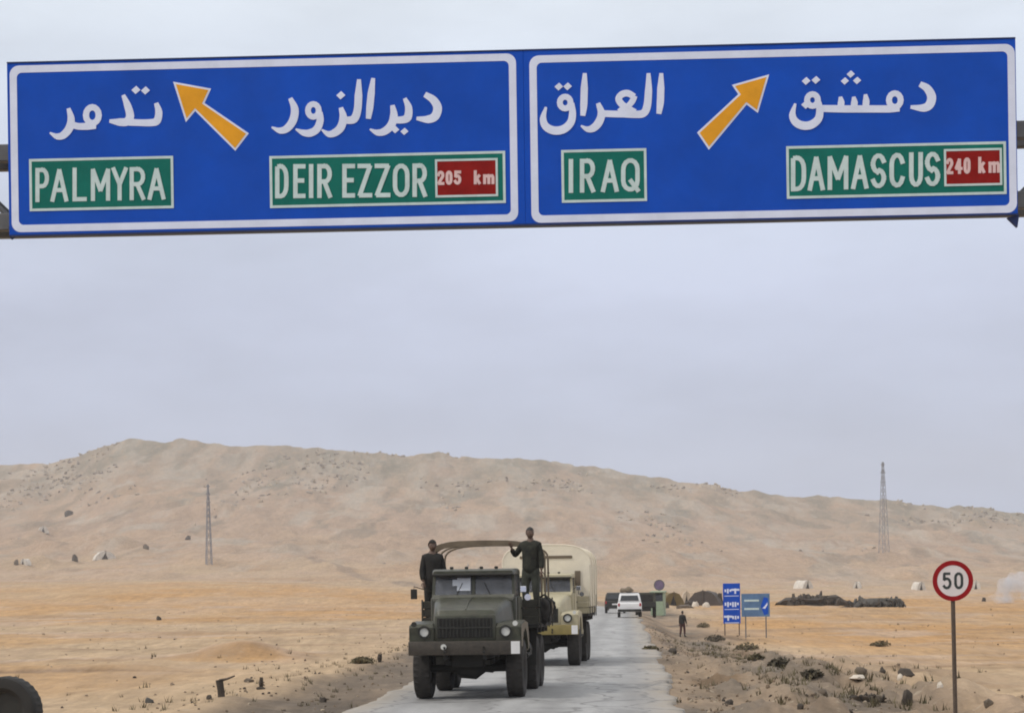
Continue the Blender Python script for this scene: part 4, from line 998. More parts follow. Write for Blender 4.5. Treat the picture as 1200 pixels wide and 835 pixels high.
        for y in (3.17, 4.36, 5.55, 6.75): q.tube(arch(y, 1.25, 3.37, 2.79), 0.022, 8)
        q.obj('bow_ridge', M['cover'], co)
        q = MB(); q.box(0.82, 0.98, 3.12, 3.15, 2.2, 2.62, 0.004); q.obj('vent_flap', M['canvas_roll'], co)
        q = MB(); q.box(-0.75, 0.75, 3.13, 3.15, 2.98, 3.06, 0.01); q.obj('strap', M['canvas_roll'], co)
    return T

TRUCK_YAW = -0.089
T1 = Vector((at(544, 740, 42.65).x, 42.65, 0.02)); T2 = Vector((at(631, 740, 60.2).x, 60.2, 0.02))
army_truck('dark olive open army truck with bare hoops over its bed, leading on the road', T1, TRUCK_YAW, 'olive', 'bumper', 'olive_dark', False)
army_truck('sand coloured army truck under a cream canvas cover, following the open one', T2, TRUCK_YAW, 'sand_paint', 'mustard', 'olive_dark', True)
RT = Matrix.Rotation(TRUCK_YAW, 3, 'Z')
def on_truck(x, y, z): return T1 + RT @ Vector((x, y, z))
person('shorter soldier in black standing in the open truck bed, left of its windscreen', on_truck(-1.02, 3.40, 1.40), TRUCK_YAW + 0.3, 1.74, lhand=(0.22, -0.16, 0.96), rhand=(-0.22, -0.12, 0.90), jacket='black', trousers='black', headgear='cap', bulk=1.04)
person('tall soldier in camouflage jacket holding the front hoop of the open truck', on_truck(1.02, 3.5, 1.58), TRUCK_YAW - 0.2, 1.80, lhand=(0.26, -0.12, 0.92), rhand=(-0.36, -0.18, 1.40), jacket='uniform', trousers='trouser', headgear='hair', turn=0.5, bulk=1.02)

def kit_bag(label, x, y, z, rx, ry, rz_, m, seed):
    b = bmesh.new(); bmesh.ops.create_icosphere(b, subdivisions=3, radius=1)
    for v in b.verts:
        n = v.co.copy(); q = 1 + 0.16 * (float(vnoise(n.x * 3 + seed, n.y * 3 + n.z * 4, seed)) - 0.5) * 2
        sq = max(abs(n.x), abs(n.y), abs(n.z)) ** -0.45
        v.co = Vector((n.x * rx * q * sq, n.y * ry * q * sq, (n.z * rz_ - 0.03 * (1 - n.x * n.x)) * q * sq))
    T = thing('kit_bag', label, 'bag', on_truck(x, y, z), TRUCK_YAW)
    q = MB(); q.add(b); q.obj('bag', M[m], T, angle=2.0)
    for o_ in (-0.4, 0.4):
        q = MB(); q.tube([(-rx, ry * o_, rz_ * 0.9), (0, ry * o_, rz_ * 1.16), (rx * 1.02, ry * o_, rz_ * 0.6), (rx * 1.14, ry * o_, 0), (rx * 0.7, ry * o_, -rz_)], 0.02, 6); q.obj('strap', M['under'], T)
kit_bag('dark bulging bag hung outside the open truck bed below the tall soldier', 1.29, 3.62, 1.70, 0.12, 0.34, 0.26, 'black', 3)
kit_bag('brown bag hung farther back on the open truck bed side', 1.28, 5.0, 1.72, 0.11, 0.38, 0.17, 'canvas_roll', 5)

# ------------------------------------------------------------------ roadside signs
def speed_sign():
    Y = 32.5; c = at(1116.5, 680, Y); gz = hz(c.x, Y) - 0.3
    r = 0.297
    root = thing('speed_limit_sign', 'round red-rimmed 50 speed limit sign on a thin brown pole', 'road sign', (c.x, Y, hz(c.x, Y)), -0.03)
    z = c.z - hz(c.x, Y)
    lean = 0.012
    p = MB(); p.tube([(0.17 * lean * 10, 0.03, -0.3), (0.0, 0.03, z + 0.2)], 0.032, 12); p.obj('pole', M['rustpole'], root)
    m = MB(); m.disc((0, 0.0, z), (0, -1, 0), r, 40, 0.008); face = m.obj('sign_plate', M['signface'], root)
    m = MB(); m.disc((0, -0.0085, z), (0, -1, 0), r, 40, 0.003, r2=r * 0.77); m.obj('red_rim', M['signred'], face)
    G = build_sign.G
    mb = MB()
    for ch, x0, x1 in (('5', -0.152, -0.018), ('0', 0.018, 0.152)):
        for st in G[ch]:
            pts = [Vector((x0 + 0.02 + gx * (x1 - x0 - 0.04), 0.0, z + 0.105 - gy * 0.21)) for gx, gy in st]
            for i in range(len(pts) - 1):
                a, b = pts[i], pts[i + 1]; d = (b - a).normalized(); n_ = Vector((-d.z, 0, d.x)) * 0.019; d = d * 0.008
                y = Vector((0, -0.0085 - 0.0001 * i, 0))
                mb.prism([a - d + n_ + y, b + d + n_ + y, b + d - n_ + y, a - d - n_ + y], (0, -0.002, 0))
    mb.obj('digits', M['signdigit'], face, smooth=False)
    br = MB(); br.box(-0.05, 0.05, 0.005, 0.06, z - 0.12, z - 0.09); br.box(-0.05, 0.05, 0.005, 0.06, z + 0.09, z + 0.12); br.obj('bracket', M['rustpole'], root)
speed_sign()

def blue_signs():
    g = ground_at(858, 744); Y = g.y; s = FPX / Y
    root = thing('direction_sign', 'tall narrow bright blue roadside sign with white symbols on two posts', 'road sign', g, -0.1)
    w, h = 20 / s, 47 / s; z1 = at(858, 683, Y).z - g.z; z0 = z1 - h
    m = MB(); m.box(-w / 2, w / 2, -0.02, 0.02, z0, z1, 0.005); b = m.obj('sign_board', M['blue'], root)
    rnd = random.Random(4); mk = MB(); k = 0
    for row in range(3):
        zc = z1 - h * (row + 0.5) / 3
        for i in range(6):
            x = -w * 0.36 + w * 0.72 * i / 5; l = h * rnd.uniform(0.03, 0.10); k += 1
            q = rnd.choice((0, 0, 1))
            mk.box(x - w * (0.10 if q else 0.05), x + w * (0.10 if q else 0.05), -0.024 - 0.0002 * k, -0.0205, zc - (0.02 * h if q else l), zc + (0.03 * h if q else l * 0.4))
        mk.box(-w * 0.42, w * 0.42, -0.0222, -0.0203, zc - h * 0.155, zc - h * 0.140)
    mk.obj('white_symbols', M['signwhite'], b)
    for x in (-w * 0.42, w * 0.42):
        p = MB(); p.tube([(x, 0.06, -0.3), (x, 0.06, z1)], 0.035, 8); p.obj('post', M['rustpole'], root)
    g2 = ground_at(886, 747); Y2 = g2.y; s2 = FPX / Y2
    root = thing('direction_sign', 'wide faded grey-blue roadside sign right of the tall blue one', 'road sign', g2, -0.15)
    w, h = 33 / s2, 27 / s2; z1 = at(886, 695, Y2).z - g2.z; z0 = z1 - h
    m = MB(); m.box(-w / 2, w / 2, -0.02, 0.02, z0, z1, 0.005); b = m.obj('sign_board', M['greyblue'], root)
    m = MB(); m.prism([(w * 0.18, -0.0205, z0 + h * 0.45), (w * 0.30, -0.0205, z0 + h * 0.85), (w * 0.44, -0.0205, z0 + h * 0.8), (w * 0.44, -0.0205, z0 + h * 0.12), (w * 0.30, -0.0205, z0 + h * 0.06)], (0, -0.003, 0)); m.obj('dark_blue_patch', M['blue'], b, smooth=False)
    m = MB(); m.prism([(w * 0.24, -0.024, z0 + h * 0.36), (w * 0.34, -0.024, z0 + h * 0.48), (w * 0.42, -0.024, z0 + h * 0.62), (w * 0.42, -0.024, z0 + h * 0.50), (w * 0.34, -0.024, z0 + h * 0.34)], (0, -0.003, 0)); m.obj('white_symbol', M['signwhite'], b, smooth=False)
    m = MB()
    for i in range(2): m.box(-w * 0.40, w * 0.12, -0.0235 - i * 0.0003, -0.0205, z0 + h * (0.30 + 0.36 * i), z0 + h * (0.38 + 0.36 * i))
    m.obj('faint_lines', M['platewhite'], b)
    for x in (-w * 0.36, w * 0.36):
        p = MB(); p.tube([(x, 0.06, -0.3), (x, 0.06, z1)], 0.035, 8); p.obj('post', M['galv'], root)
blue_signs()

g = ground_at(800, 746)
person('pedestrian in black jacket and maroon trousers on the dirt by the tall blue sign', g, 2.6, 1.58, jacket='black', trousers='maroon', headgear='hair', step=0.10)

# ------------------------------------------------------------------ far vehicles and checkpoint
def far_car(name, label, px, py, Y, paint, rear=True, rz=-0.05, load=False):
    x = at(px, py, Y).x
    z = max(hz(x, Y), 0.03 if abs(x - float(road_x(Y))) < 3 else -9)
    T = thing(name, label, 'car', (x, Y, z), rz)
    p = M[paint]
    b = MB(); b.loft([rsec(0.0, 0.82, 0.45, 0.95, 0.1), rsec(0.08, 0.87, 0.38, 1.05, 0.08), rsec(3.0, 0.88, 0.38, 1.05, 0.08), rsec(4.2, 0.86, 0.40, 1.0, 0.1), rsec(4.35, 0.78, 0.45, 0.9, 0.1)]); b.obj('body', p, T)
    c = MB(); c.loft([rsec(0.12, 0.84, 1.02, 1.25, 0.08, 3, 0.80), rsec(0.35, 0.84, 1.02, 1.68, 0.1, 3, 0.72), rsec(2.4, 0.84, 1.02, 1.72, 0.1, 3, 0.72), rsec(3.1, 0.84, 1.02, 1.10, 0.05, 3, 0.78)]); c.obj('cabin', p, T)
    w = MB(); w.prism([(-0.66, 0.105, 1.18), (0.66, 0.105, 1.18), (0.58, 0.275, 1.55), (-0.58, 0.275, 1.55)], (0, -0.03, 0)); w.obj('rear_window', M['carglass'], T)
    for s in (-1, 1):
        w = MB(); w.prism([(s * 0.825, 0.5, 1.12), (s * 0.825, 2.6, 1.12), (s * 0.745, 2.3, 1.58), (s * 0.745, 0.6, 1.60)], (s * 0.02, 0, 0)); w.obj('side_window', M['carglass'], T)
        t = MB(); t.box(s * 0.76 - 0.07, s * 0.76 + 0.07, -0.015, 0.06, 0.78, 1.0, 0.01); t.obj('tail_light', M['tail'], T)
        for y in (0.85, 3.4):
            q = MB(); q.lathe_x((s * 0.76, y, 0.34), [(-0.1, 0.2), (-0.1, 0.32), (-0.06, 0.345), (0.06, 0.345), (0.1, 0.32), (0.1, 0.2)], 20); wh = q.obj('wheel', M['tyre'], T)
            q = MB(); q.disc((s * 0.76 + s * 0.07, y, 0.34), (s, 0, 0), 0.2, 16, 0.02); q.obj('rim', M['galv'], wh)
    q = MB(); q.box(-0.85, 0.85, -0.1, 0.02, 0.40, 0.58, 0.03); q.obj('bumper', M['under'], T)
    q = MB(); q.box(-0.25, 0.25, -0.012, 0.0, 0.68, 0.80); q.obj('number_plate', M['white'], T)
    if load:
        q = MB()
        for y in (0.6, 1.3, 2.0): q.box(-0.62, 0.62, y, y + 0.04, 1.725, 1.77)
        q.obj('roof_rack', M['under'], T)
    return T
far_car('white_car', 'white estate car seen from behind at the right edge of the road', 738, 722, 158, 'carwhite', load=True)
far_car('green_jeep', 'dark green jeep half hidden beside the white car', 721, 720, 185, 'olive_dark')
def roof_bundle():
    x = at(736, 722, 158).x; b = MB()
    bb = bmesh.new(); bmesh.ops.create_icosphere(bb, subdivisions=3, radius=1)
    for v in bb.verts: v.co = Vector((v.co.x * 0.5, v.co.y * 0.6, max(v.co.z, -0.55) * 0.24 * (1 + 0.3 * math.sin(v.co.x * 5)) + 0.13))
    b.add(bb); o = b.obj('luggage_bundle', M['canvas_roll'], None); o.location = (x, 159.2, hz(x, 158) if abs(x - float(road_x(158))) > 3 else 0.03); o.location.z += 1.775
    tag(o, 'brown bundle tied on the roof of the white car', 'bundle')
roof_bundle()
def far_truck():
    Y = 172; x = at(757, 720, Y).x; z = hz(x, Y)
    T = thing('parked_truck', 'dark green canvas-backed truck parked right behind the white car', 'truck', (x, Y, z), -0.05)
    q = MB(); q.box(-0.8, 0.8, 0.1, 3.2, 0.75, 0.9, 0.02); q.box(-0.4, 0.4, 0.1, 5, 0.5, 0.74); q.obj('chassis', M['under'], T)
    q = MB(); q.loft([rsec(0.1, 0.8, 0.9, 1.95, 0.2, 4, 0.76), rsec(1.6, 0.8, 0.9, 1.92, 0.2, 4, 0.76), rsec(3.2, 0.8, 0.9, 1.95, 0.2, 4, 0.76)]); cv = q.obj('canvas_cover', M['olive'], T)
    q = MB(); q.box(-0.55, 0.55, 0.075, 0.09, 1.25, 1.8); q.obj('rear_opening', M['hole'], cv)
    q = MB(); q.box(-0.78, 0.78, 3.25, 4.9, 0.8, 1.9, 0.08, seg=2); q.obj('cab', M['olive'], T)
    q = MB(); q.box(-0.8, 0.8, 0.04, 0.07, 0.85, 1.2, 0.01); q.obj('tailgate', M['olive_dark'], T)
    for s in (-1, 1):
        for y in (0.9, 4.1):
            q = MB(); q.lathe_x((s * 0.68, y, 0.40), [(-0.12, 0.2), (-0.12, 0.37), (-0.07, 0.41), (0.07, 0.41), (0.12, 0.37), (0.12, 0.2), (-0.12, 0.2)], 20); q.obj('wheel', M['tyre'], T)
far_truck()
def booth():
    g = ground_at(770, 721); Y = g.y; w = 15.5 / (FPX / Y)
    T = thing('sentry_booth', 'pale green sentry booth beside the parked dark green truck', 'booth', g, -0.25)
    h = 27 / (FPX / Y); t = 0.05
    q = MB(); q.box(-w / 2, -w / 2 + t, 0, w, 0, h, 0.01); q.obj('side_wall', M['palegreen'], T)
    q = MB(); q.box(w / 2 - t, w / 2, 0, w, 0, h, 0.01); q.obj('side_wall', M['palegreen'], T)
    q = MB(); q.box(-w / 2 + t, w / 2 - t, w - t, w, 0, h - 0.003, 0.01); q.obj('back_wall', M['palegreen'], T)
    q = MB(); q.box(-w / 2 + t, w / 2 - t, 0.02, 0.02 + t, 0, h * 0.62, 0.01); q.obj('front_panel', M['palegreen'], T)
    q = MB(); q.box(-w / 2 + t, w / 2 - t, 0.03, 0.04, h * 0.62, h * 0.9); q.obj('window', M['carglass'], T)
    q = MB(); q.loft([rsec(-0.1, w / 2 + 0.08, h + 0.002, h + 0.10, 0.04), rsec(w + 0.08, w / 2 + 0.08, h + 0.002, h + 0.16, 0.04)]); q.obj('roof', M['palegreen'], T)
    g2 = ground_at(773, 719.5); Y = g2.y; s = FPX / Y
    T = thing('round_sign', 'small round purple sign rising behind the pale green booth', 'road sign', g2, 0)
    z = at(773, 685, Y).z - g2.z
    q = MB(); q.tube([(0, 0.03, -0.2), (0, 0.03, z)], 0.03, 8); q.obj('post', M['galv'], T)
    q = MB(); q.disc((0, 0, z), (0, -1, 0), 5.4 / s, 24, 0.02); pl = q.obj('sign_plate', M['purple'], T)
    q = MB(); q.disc((0, -0.02, z), (0, -1, 0), 6.4 / s, 24, 0.012, r2=5.3 / s); q.obj('rim', M['galv'], pl)
booth()

def tent(label, px, py, w_px, h_px, canvas, rz=0.3, group=None, depth=1.3, door=True, peak=0.0):
    g = ground_at(px, py); s = FPX / g.y; w, h = w_px / s, h_px / s; d = w * depth
    T = thing('tent', label, 'tent', g - Vector((0, 0, 0.02 * h)), rz, group)
    rings = []
    for i in range(9):
        f = i / 8; y = f * d; sag = 0.07 * h * math.sin(f * PI)
        rings.append([Vector((-w / 2, y, -0.3)), Vector((-w / 2, y, 0.02)), Vector((-w * 0.42 + peak * w, y, h * 0.42)), Vector((-w * 0.25 + peak * w, y, h * 0.85 - sag)), Vector((peak * w, y, h - sag)), Vector((w * 0.25 + peak * w, y, h * 0.85 - sag)), Vector((w * 0.42, y, h * 0.42)), Vector((w / 2, y, 0.02)), Vector((w / 2, y, -0.3))])
    MB().loft(rings).obj('canvas', M[canvas], T, angle=0.5)
    if door:
        q = MB(); q.prism([(-w * 0.20, -0.03, 0.0), (w * 0.12, -0.03, 0.0), (peak * w - 0.02 * w, -0.03, h * 0.72)], (0, 0.02, 0)); q.obj('opening', M['hole'], T, smooth=False)
    q = MB(); q.tube([(peak * w, -0.06, -0.1), (peak * w, -0.06, h * 1.06)], 0.012 * w, 6); q.obj('pole', M['rustpole'], T)
    return T
tent('olive-brown tent just right of the pale green booth', 790, 709, 26, 16, 'tentolive', 0.2)
tent('small beige tent between the olive and the dark tent', 805, 707, 13, 15, 'tentbeige', 0.0)
tent('large dark brown tent left of the tall blue sign', 824, 709, 40, 18, 'tentdark', -0.2, door=False)
tent('white tent with a dark opening above the longer rubble heap', 947, 689, 15, 10, 'tentwhite', 0.5)
tent('small white tent standing alone above the lower rubble heap', 1004, 689, 9, 8, 'tentwhite', -0.3)
tent('white tent leaning just left of the speed limit sign', 1080, 691, 12, 10, 'tentwhite', 0.3)
tent('white tent just right of the speed limit sign', 1144, 690, 11, 11, 'tentwhite', -0.2)
tent('broad white tent on the lower hillside near the left pylon', 124, 655, 26, 10, 'tentwhite', 0.4, depth=0.5)
tent('low white tent with a dark door high on the hillside', 51, 624, 13, 8, 'tentwhite', 0.3, depth=0.6)
tent('small pale tent at the foot of the hill by the frame edge', 27, 661, 9, 7, 'tentwhite', -0.3)

# ------------------------------------------------------------------ rocks, heaps, bushes
def rock_mesh(rx, ry, rz, seed, sub=2, jag=0.35):
    b = bmesh.new(); bmesh.ops.create_icosphere(b, subdivisions=sub, radius=1)
    for v in b.verts:
        n = Vector(v.co); q = 1 + jag * (float(vnoise(n.x * 1.7 + seed * 3.1, n.y * 1.7 + n.z * 2.3 + seed, seed)) - 0.5) * 2
        v.co = Vector((n.x * rx * q, n.y * ry * q, max(n.z * q, -0.35) * rz))
    me = bpy.data.meshes.new('rock'); b.to_mesh(me); b.free(); smooth_by_angle(me, 0.7); return me
def rock(label, px, py, w_px, h_px, m, seed, name='rock', cat='rock', depth=0.8):
    g = ground_at(px, py); s = FPX / g.y
    o = link(name, rock_mesh(w_px / s / 2, w_px / s / 2 * depth, h_px / s * 0.95, seed), M[m]); o.location = g + Vector((0, 0, 0.0)); o.rotation_euler = (0, 0, seed)
    return tag(o, label, cat)
rock('dark boulder on the hillside above the low white tent', 81, 604, 11, 8, 'darkrock', 1, 'boulder')
rock('dark boulder left of the broad white tent on the hill', 88, 657, 10, 8, 'darkrock', 2, 'boulder')
rock('brown boulder right of the broad white tent on the hill', 171, 643, 7, 6, 'rock', 3, 'boulder')
rock('dark boulder just left of the left pylon', 220, 632, 8, 5, 'darkrock', 4, 'boulder')
rock('little brown boulder beside the small pale tent', 19, 661, 7, 6, 'rock', 5, 'boulder')
rock('white block lying left of the speed sign pole', 1101, 805, 9, 7, 'paleRock', 6)
rock('dark rock beside the brown dirt heap, foreground right', 1063, 823, 14, 15, 'darkrock', 7)
rock('dark flat rock with a pale chip before it, beyond the dirt heap', 1062, 791, 24, 8, 'darkrock', 8)
rock('pale chip lying against the dark flat rock', 1055, 795, 8, 6, 'paleRock', 9)
rock('brown stone standing behind the long pale slab', 1008, 789, 17, 8, 'rock', 10)
rock('long pale slab on the ground before the brown stone', 1005, 795, 22, 4, 'paleRock', 11)
rock('small dark stone between the slab and the flat rock', 1034, 787, 8, 6, 'darkrock', 12)
rock('grey stone at the bottom right beyond the speed pole', 1159, 826, 12, 9, 'rock', 13)
rock('small dark stone near the bottom of the right verge', 938, 829, 10, 6, 'darkrock', 14)
rock('reddish stone on the right verge below the dark bushes', 964, 813, 14, 6, 'rock', 15)
rock('dark stone lying at the right edge of the road ahead', 788, 764, 13, 5, 'darkrock', 16)
rock('dark stone on the broken road edge, bottom right of the asphalt', 854, 825, 13, 6, 'darkrock', 17)
rock('dark stone on the left gravel apron near the road', 378, 822, 11, 6, 'darkrock', 18)
rock('small stone at the foot of the bent post', 245, 818, 8, 5, 'darkrock', 19)
rock('flat brown stone right of the bent post', 292, 799, 14, 5, 'rock', 20)
rock('pale grey stone left of the bent post', 175, 823, 15, 8, 'greyrubble', 21)
rock('dark stone on the sandy flat beyond the orange mound', 186, 726, 6, 4, 'darkrock', 22)
rock('small white stone right of the large dark tent', 815, 710, 10, 6, 'paleRock', 23)
rock('bright white stone below the large dark tent', 828, 711, 12, 7, 'paleRock', 24)
rock('dark boulder between the dark tent and the tall blue sign', 842, 708, 13, 14, 'darkrock', 25, 'boulder')
rock('dark boulder at the start of the longer rubble heap', 922, 708, 8, 7, 'darkrock', 26, 'boulder')
rock('black boulder right of the speed sign under the white tent', 1153, 704, 6, 6, 'darkrock', 27, 'boulder')

def heap(label, px, py, w_px, h_px, m, seed, stones=70):
    g = ground_at(px, py); s = FPX / g.y; w, h = w_px / s, h_px / s; rnd = random.Random(seed)
    T = thing('rubble_heap', label, 'rubble heap', g, 0.0)
    me = rock_mesh(w / 2, w * 0.2, h * 0.5, seed, 3, 0.6); link('mound', me, M[m], T)
    shared = [rock_mesh(1, 0.85, 0.75, seed + k, 1, 0.4) for k in range(4)]
    for me2 in shared: me2.materials.append(M['darkrock' if seed % 2 else 'greyrubble'])
    for k in range(stones):
        u = rnd.uniform(-0.46, 0.46); v = rnd.uniform(-0.2, 0.1); z = h * (0.35 + 0.45 * float(vnoise(u * 9 + seed, 0.3, seed))) * math.sqrt(max(0, 1 - (u * 2) ** 2)) * rnd.uniform(0.2, 1.0)
        o = bpy.data.objects.new('stone', shared[k % 4]); COL.objects.link(o); o.parent = T
        o.location = (u * w, v * w, z); r = rnd.uniform(0.10, 0.24) * h; o.scale = (r * rnd.uniform(1.0, 2.4), r, r); o.rotation_euler = (rnd.random() * 6, rnd.random() * 6, rnd.random() * 6)
    return T
for lab, px, py, w_, h_, m_, sd in (('dark crate pile lying between the sentry booth and the olive tent', 781, 712, 8, 7, 'darkrock', 61), ('brown earth bank in front of the beige tent', 803, 712, 22, 5, 'rock', 62), ('dark hump at the left foot of the large dark tent', 808, 710, 12, 8, 'darkrock', 63), ('dark debris lying left of the green jeep', 712, 716, 6, 9, 'darkrock', 64)):
    rock(lab.replace('crate pile', 'lump'), px, py, w_, h_, m_, sd)
heap('longer dark grey rubble heap below the white tent with the opening', 953, 709, 66, 19, 'darkrock', 31)
heap('lower ragged rubble heap between the long heap and the speed sign', 1029, 711, 68, 16, 'greyrubble', 32)
heap('brown dirt heap in the right foreground near the speed sign', 1018, 821, 44, 17, 'rock', 33, 24)

def bush(label, px, py, w_px, h_px, m, seed, n=260):
    g = ground_at(px, py); s = FPX / g.y; w, h = w_px / s, h_px / s; rnd = random.Random(seed)
    T = thing('shrub', label, 'shrub', g, rnd.random() * 6)
    q = MB(); st = MB()
    for k in range(n):
        a = rnd.random() * 2 * PI; r = math.sqrt(rnd.random()) * w / 2; zz = h * (0.15 + 0.85 * rnd.random() * (1 - (2 * r / w) ** 2 * 0.7)) * (0.7 + 0.5 * float(vnoise(a * 1.5, seed * 3.3, seed)))
        c = Vector((r * math.cos(a), r * math.sin(a) * 0.7, zz)); l = rnd.uniform(0.04, 0.11)
        d1 = Vector((rnd.uniform(-1, 1), rnd.uniform(-1, 1), rnd.uniform(-.3, 1))).normalized() * l; d2 = d1.cross(Vector((rnd.uniform(-1, 1), rnd.uniform(-1, 1), rnd.uniform(-1, 1)))).normalized() * l * 0.4
        q.poly([c - d1, c + d2, c + d1, c - d2])
        if k % 9 == 0: st.tube([(0, 0, -0.05), c * 0.5 + Vector((0, 0, 0.02)), c], [0.014, 0.009, 0.004], 4)
    q.obj('foliage', M[m], T, smooth=False); st.obj('twigs', M['rock'], T)
bush('brown dry shrub at the foot of the tall blue sign', 876, 761, 34, 10, 'scrub', 41)
bush('dark shrub on the windrow right of the brown shrub', 914, 781, 32, 11, 'scrubdark', 42)
bush('dark shrub farther down the windrow, nearer the camera', 952, 794, 24, 9, 'scrubdark', 43)
bush('low grey shrub above the windrow right of the road sign', 886, 773, 20, 7, 'scrub', 44)
bush('dry shrub right of the pedestrian', 824, 735, 22, 7, 'scrub', 45)
bush('low dark shrub below the pedestrian on the dirt bank', 838, 751, 30, 8, 'scrubdark', 46)
bush('green-grey shrub growing at the right road edge ahead', 762, 762, 24, 6, 'scrub', 47)
bush('small dark shrub right of the upright stub on the left verge', 424, 777, 26, 9, 'scrub', 48)
bush('low shrub on the sand beyond the speed sign pole line', 1032, 757, 26, 8, 'scrub', 49)

def scatter(name, label, n, seed, m, area, rmin, rmax, kind='pebble'):
    rnd = random.Random(seed); q = MB()
    DY = np.array([area(rnd) for _ in range(n)]); XX = road_x(DY[:, 1]) + DY[:, 0]; ZZ = height(XX, DY[:, 1])
    for k in range(n):
        x, y, z = float(XX[k]), float(DY[k, 1]), float(ZZ[k]); r = rnd.uniform(rmin, rmax)
        if kind == 'pebble':
            b = bmesh.new(); bmesh.ops.create_icosphere(b, subdivisions=1, radius=1) 
            rot = Euler((rnd.random() * 6, rnd.random() * 6, rnd.random() * 6)).to_matrix(); sc = Vector((rnd.uniform(.6, 1.3), rnd.uniform(.6, 1.3), rnd.uniform(.5, .9)))
            for v in b.verts: v.co = rot @ Vector((v.co.x * sc.x, v.co.y * sc.y, v.co.z * sc.z)) * r * rnd.uniform(0.85, 1.1) + Vector((x, y, z + r * 0.2))
            q.add(b, rnd.choice((0, 3, 3, 3, 1, 2)))
        else:
            for j in range(9):
                a = rnd.random() * 2 * PI; l = r * rnd.uniform(0.5, 1.2); o = Vector((x + rnd.uniform(-r, r) * 0.5, y + rnd.uniform(-r, r) * 0.5, z - 0.01))
                d1 = Vector((math.cos(a) * 0.55, math.sin(a) * 0.55, 1)) * l; sd = Vector((-math.sin(a), math.cos(a), 0)) * l * 0.10
                q.poly([o - sd, o + sd, o + d1])
    o = q.obj(name, m, None, smooth=False); o['kind'] = 'stuff'; o['label'] = label
    return o
PEB = [M['rock'], M['darkrock'], M['buffrock'], M['clod']]
scatter('gravel', 'loose stones strewn over the right verge', 900, 51, PEB, lambda r: (3.3 + abs(r.gauss(0, 2.6)), 34 * math.exp(r.random() * 1.35)), 0.012, 0.055)
scatter('gravel', 'loose stones strewn over the left verge', 380, 52, PEB, lambda r: (-3.2 - abs(r.gauss(0, 3.2)), 34 * math.exp(r.random() * 1.3)), 0.012, 0.05)
scatter('gravel', 'stones scattered over the open desert on both sides', 700, 53, PEB, lambda r: (r.choice((-1, 1)) * r.uniform(7, 45), 38 * math.exp(r.random() * 1.8)), 0.015, 0.06)
scatter('dry_grass', 'sparse dry tufts along the right windrow', 700, 54, M['scrub'], lambda r: (r.gauss(6.3, 1.1), 40 * math.exp(r.random() * 1.1)), 0.06, 0.20, 'tuft')
scatter('dry_grass', 'sparse dry tufts along the left verge', 200, 55, M['scrub'], lambda r: (r.gauss(-5.8, 1.3), 36 * math.exp(r.random() * 1.1)), 0.05, 0.15, 'tuft')
scatter('dry_grass', 'sparse dry tufts over the open desert', 500, 56, M['scrub'], lambda r: (r.choice((-1, 1)) * r.uniform(8, 50), 45 * math.exp(r.random() * 1.7)), 0.06, 0.18, 'tuft')

def outcrops():
    rnd = random.Random(77); q = MB(); g = np.random.default_rng(5)
    Y = 680 + 860 * np.sqrt(g.random(9000)); X = (g.random(9000) * 2 - 1) * 0.34 * Y
    keep = vnoise(X / 36, Y / 120, 88) + 0.25 * vnoise(X / 9, Y / 30, 89) + g.random(9000) * 0.2 + 0.22 * ss(1250, 1500, Y) > 1.05
    X, Y = X[keep], Y[keep]; Z = height(X, Y)
    proto = bmesh.new(); bmesh.ops.create_icosphere(proto, subdivisions=1, radius=1); pv = [v.co.copy() for v in proto.verts]; pf = [[v.index for v in f.verts] for f in proto.faces]; proto.free()
    vs, fs, mi = [], [], []
    for x, y, z in zip(X, Y, Z):
        r = rnd.uniform(0.3, 1.5) * y / 1300; rot = Euler((rnd.random(), rnd.random(), rnd.random() * 6)).to_matrix(); n = len(vs); m_ = rnd.choice((0, 0, 0, 2, 2))
        for c in pv: vs.append(rot @ Vector((c.x * 1.6, c.y, c.z * 0.6)) * r * rnd.uniform(0.75, 1.15) + Vector((x, y, z + r * 0.05)))
        for f in pf: fs.append([n + i for i in f]); mi.append(m_)
    me = bpy.data.meshes.new('rock_outcrop'); me.from_pydata(vs, [], fs); me.polygons.foreach_set('material_index', mi)
    o = link('rock_outcrop', me, [M['hillrock'], M['rock'], M['buffrock']]); o['kind'] = 'stuff'; o['label'] = 'grey rock outcrops strewn over the upper hillside'
outcrops()

def stubs():
    g = ground_at(259, 816); s = FPX / g.y
    T = thing('bent_post', 'broken dark post with a bent rod on the left verge', 'post', g, 0.1)
    h = 20 / s
    q = MB(); q.tube([(0.02, 0, -0.2), (0.0, 0, h * 0.4), (-0.03, 0, h)], [0.075, 0.07, 0.075], 10); q.obj('stump', M['darkrock'], T)
    q = MB(); q.tube([(-0.03, 0, h * 0.95), (0.12, 0, h * 1.05), (0.27, 0.02, h * 1.22)], [0.035, 0.022, 0.016], 8); q.obj('rod', M['rustpole'], T)
    g = ground_at(306, 807); s = FPX / g.y; h = 14 / s
    T = thing('short_post', 'short dark upright stub right of the broken post', 'post', g, 0)
    q = MB(); q.tube([(0, 0, -0.2), (0, 0, h * 0.5), (0.01, 0, h)], [0.06, 0.05, 0.035], 8); q.obj('stump', M['darkrock'], T)
    q = MB(); q.add(bmesh_from(rock_mesh(0.11, 0.09, 0.07, 3, 1))); q.obj('base_stone', M['darkrock'], T)
    g = ground_at(445, 775); s = FPX / g.y; h = 9 / s
    T = thing('short_post', 'small dark stub at the far end of the left verge near the truck', 'post', g, 0)
    q = MB(); q.tube([(0, 0, -0.2), (0, 0, h * 0.5), (0.01, 0, h)], [0.08, 0.075, 0.06], 8); q.obj('stump', M['darkrock'], T)
def bmesh_from(me):
    b = bmesh.new(); b.from_mesh(me); return b
